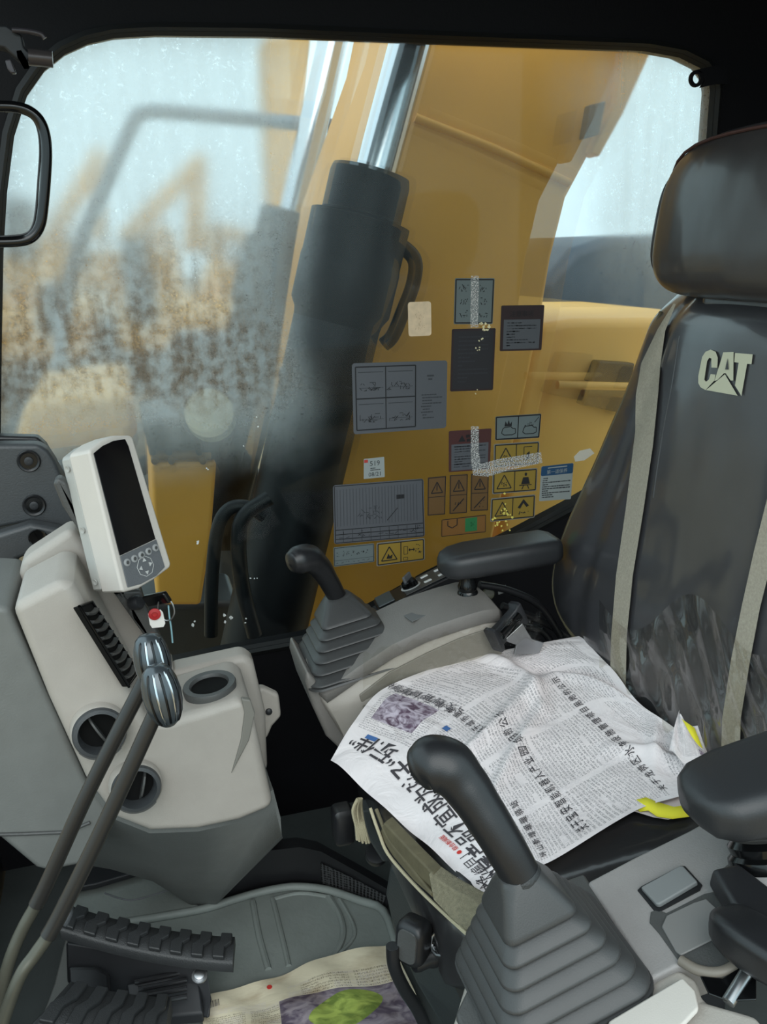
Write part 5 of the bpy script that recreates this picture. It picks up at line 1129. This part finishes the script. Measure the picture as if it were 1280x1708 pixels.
# tape residue
rm = bpy.data.materials.new('tape_residue'); rm.use_nodes = True; q = rm.node_tree; bs = q.nodes['Principled BSDF']; bs.inputs['Base Color'].default_value = rgb((222, 220, 216)); bs.inputs['Roughness'].default_value = .9
tn = q.nodes.new('ShaderNodeTexNoise'); tn.inputs['Scale'].default_value = 420; tn.inputs['Detail'].default_value = 3; tcx = q.nodes.new('ShaderNodeTexCoord'); q.links.new(tcx.outputs['Object'], tn.inputs['Vector'])
rp = q.nodes.new('ShaderNodeMapRange'); rp.inputs[1].default_value = .42; rp.inputs[2].default_value = .60; q.links.new(tn.outputs[0], rp.inputs[0]); mu = q.nodes.new('ShaderNodeMath'); mu.operation = 'MULTIPLY'; mu.inputs[1].default_value = .7; q.links.new(rp.outputs[0], mu.inputs[0]); q.links.new(mu.outputs[0], bs.inputs['Alpha'])
def residue(label, px):
    b = MB(); b.prism(ats(px, y=YS-.0022), V((0, .0002, 0))); return tag(obj('tape_residue', b, rm, smooth=30), label, 'tape residue', 'tape marks on the window')
residue('white strip of tape residue across the topmost grey sticker', [(786, 460), (799, 460), (798, 546), (785, 546)])
residue('white L shaped tape residue over the red headed and yellow stickers', [(786, 711), (799, 711), (799, 752), (802, 774), (830, 766), (903, 754), (905, 772), (850, 784), (815, 795), (790, 793), (786, 770)])
flm = mat('fleck_pale', (236, 224, 180), .6)
def flecks(label, spots, m_, seed, name='adhesive_flecks'):
    random.seed(seed); b = MB()
    for u, v, n_, sp_, r in spots:
        for k in range(n_):
            c = (u+random.gauss(0, sp_), v+random.gauss(0, sp_*1.2)); a0 = random.random()*6; pts = [(c[0]+r*random.uniform(.4, 1.3)*math.cos(a0+i*1.26), c[1]+r*random.uniform(.4, 1.3)*math.sin(a0+i*1.26)) for i in range(5)]
            b.prism(ats(pts, y=YS-.0026), V((0, .0004, 0)))
    o = obj(name, b, m_, smooth=30); o['kind'] = 'stuff'; return tag(o, label, 'flecks')
flecks('pale flecks of torn adhesive scattered over the stickers', [(808, 545, 9, 4, 2.6), (803, 568, 4, 4, 1.6), (797, 585, 3, 3, 1.4), (795, 655, 3, 3, 1.2)], flm, 5)
flecks('bright yellow chips at the corner of the lowest yellow sticker', [(838, 866, 10, 8, 2.6), (830, 876, 6, 7, 2.0), (845, 855, 5, 6, 1.8), (842, 822, 1, 1, 2)], mat('fleck_yellow', (236, 220, 110), .6), 6)
flecks('white specks stuck low on the glass, left of the far joystick', [(330, 905, 2, 3, 3), (378, 1029, 2, 4, 3), (391, 1028, 2, 3, 3), (405, 1038, 2, 4, 2.2), (324, 1044, 2, 3, 3), (420, 965, 3, 8, 1.6), (345, 770, 2, 6, 1.5), (415, 725, 3, 10, 1.5)], mat('fleck_white', (225, 228, 226), .6), 7)
b = MB(); b.prism(ats([(958, 762), (968, 752), (985, 748), (992, 756), (975, 768), (960, 770)], y=YS-.002), V((0, .001, 0)))
tag(obj('tape_scrap', b, mat('scrap_white', (214, 206, 190), .7), smooth=30), 'torn white tape scrap on the glass beside the backrest', 'tape')

# ------------------------------------------------------------------ FITTINGS round the window
gh = thing('grab_handle', at(20, 300, y=1.25), 'black rounded loop handle at the left edge of the window', 'handle')
HP = [(-60, 176), (-10, 177), (22, 178), (46, 184), (64, 198), (74, 220), (78, 252), (76, 300), (72, 345), (67, 375), (55, 394), (36, 402), (0, 404), (-60, 404)]
b = MB(); b.tube(spline(ats(HP, y=1.25), 6), .0066, 16); obj('tube', b, gloss_black, gh, smooth=80)
b = MB(); b.tube(spline(ats([(8, 186), (30, 187), (52, 196), (63, 215), (67, 250), (64, 300), (60, 350), (54, 378), (40, 391), (0, 395)], y=1.252), 5), .0014, 8); obj('inner_bead', b, rubber, gh)
wl_ = thing('window_latch', at(20, 120, y=1.40), 'black latch with a protruding pin in the top left corner', 'latch')
b = MB(); b.prism(ats([(-40, 40), (10, 42), (36, 58), (40, 78), (52, 90), (48, 104), (30, 100), (8, 80), (-40, 70)], y=1.38), (0, .03, 0)); obj('bracket', b, dk_steel, wl_, bevel=.003)
b = MB(); b.tube([at(48, 95, y=1.375), at(88, 99, y=1.375)], .0105, 20); obj('pin', b, mat('latch_pin', (74, 68, 68), .3, .4), wl_)
b = MB(); b.tube(spline(ats([(20, 50), (45, 52), (68, 57), (75, 64)], y=1.372), 5), .0034, 10); obj('lever', b, mat('latch_lever', (66, 62, 66), .35, .3), wl_)
b = MB(); b.loft([[at(u+du, v+dv, y=1.37) for du, dv in ((-7, -7), (7, -9), (9, 6), (-5, 8))] for u, v in ((30, 88), (44, 112))]); obj('catch', b, mat('latch_pin', (74, 68, 68)), wl_, bevel=.003)
b = MB(); b.prism(ats([(8, 100), (18, 98), (27, 122), (18, 122), (12, 114)], y=1.372), (0, .012, 0)); obj('tab', b, mat('latch_lever', (66, 62, 66)), wl_, bevel=.002)
eb = thing('ring_bracket', at(1172, 131, y=1.57), 'black steel tab with a round hole at the top right of the window', 'bracket')
c = at(1163, 131, y=1.565)
b = MB(); b.lathe(c, (0, 1, 0), [(.0085, 0), (.0145, 0), (.0145, .006), (.0085, .006), (.0085, 0)], 28, cap=False); b.prism(ats([(1160, 117), (1190, 110), (1215, 112), (1215, 140), (1196, 140), (1170, 146), (1176, 134), (1172, 122)], y=1.565), (0, .006, 0)); obj('tab', b, black_trim, eb)
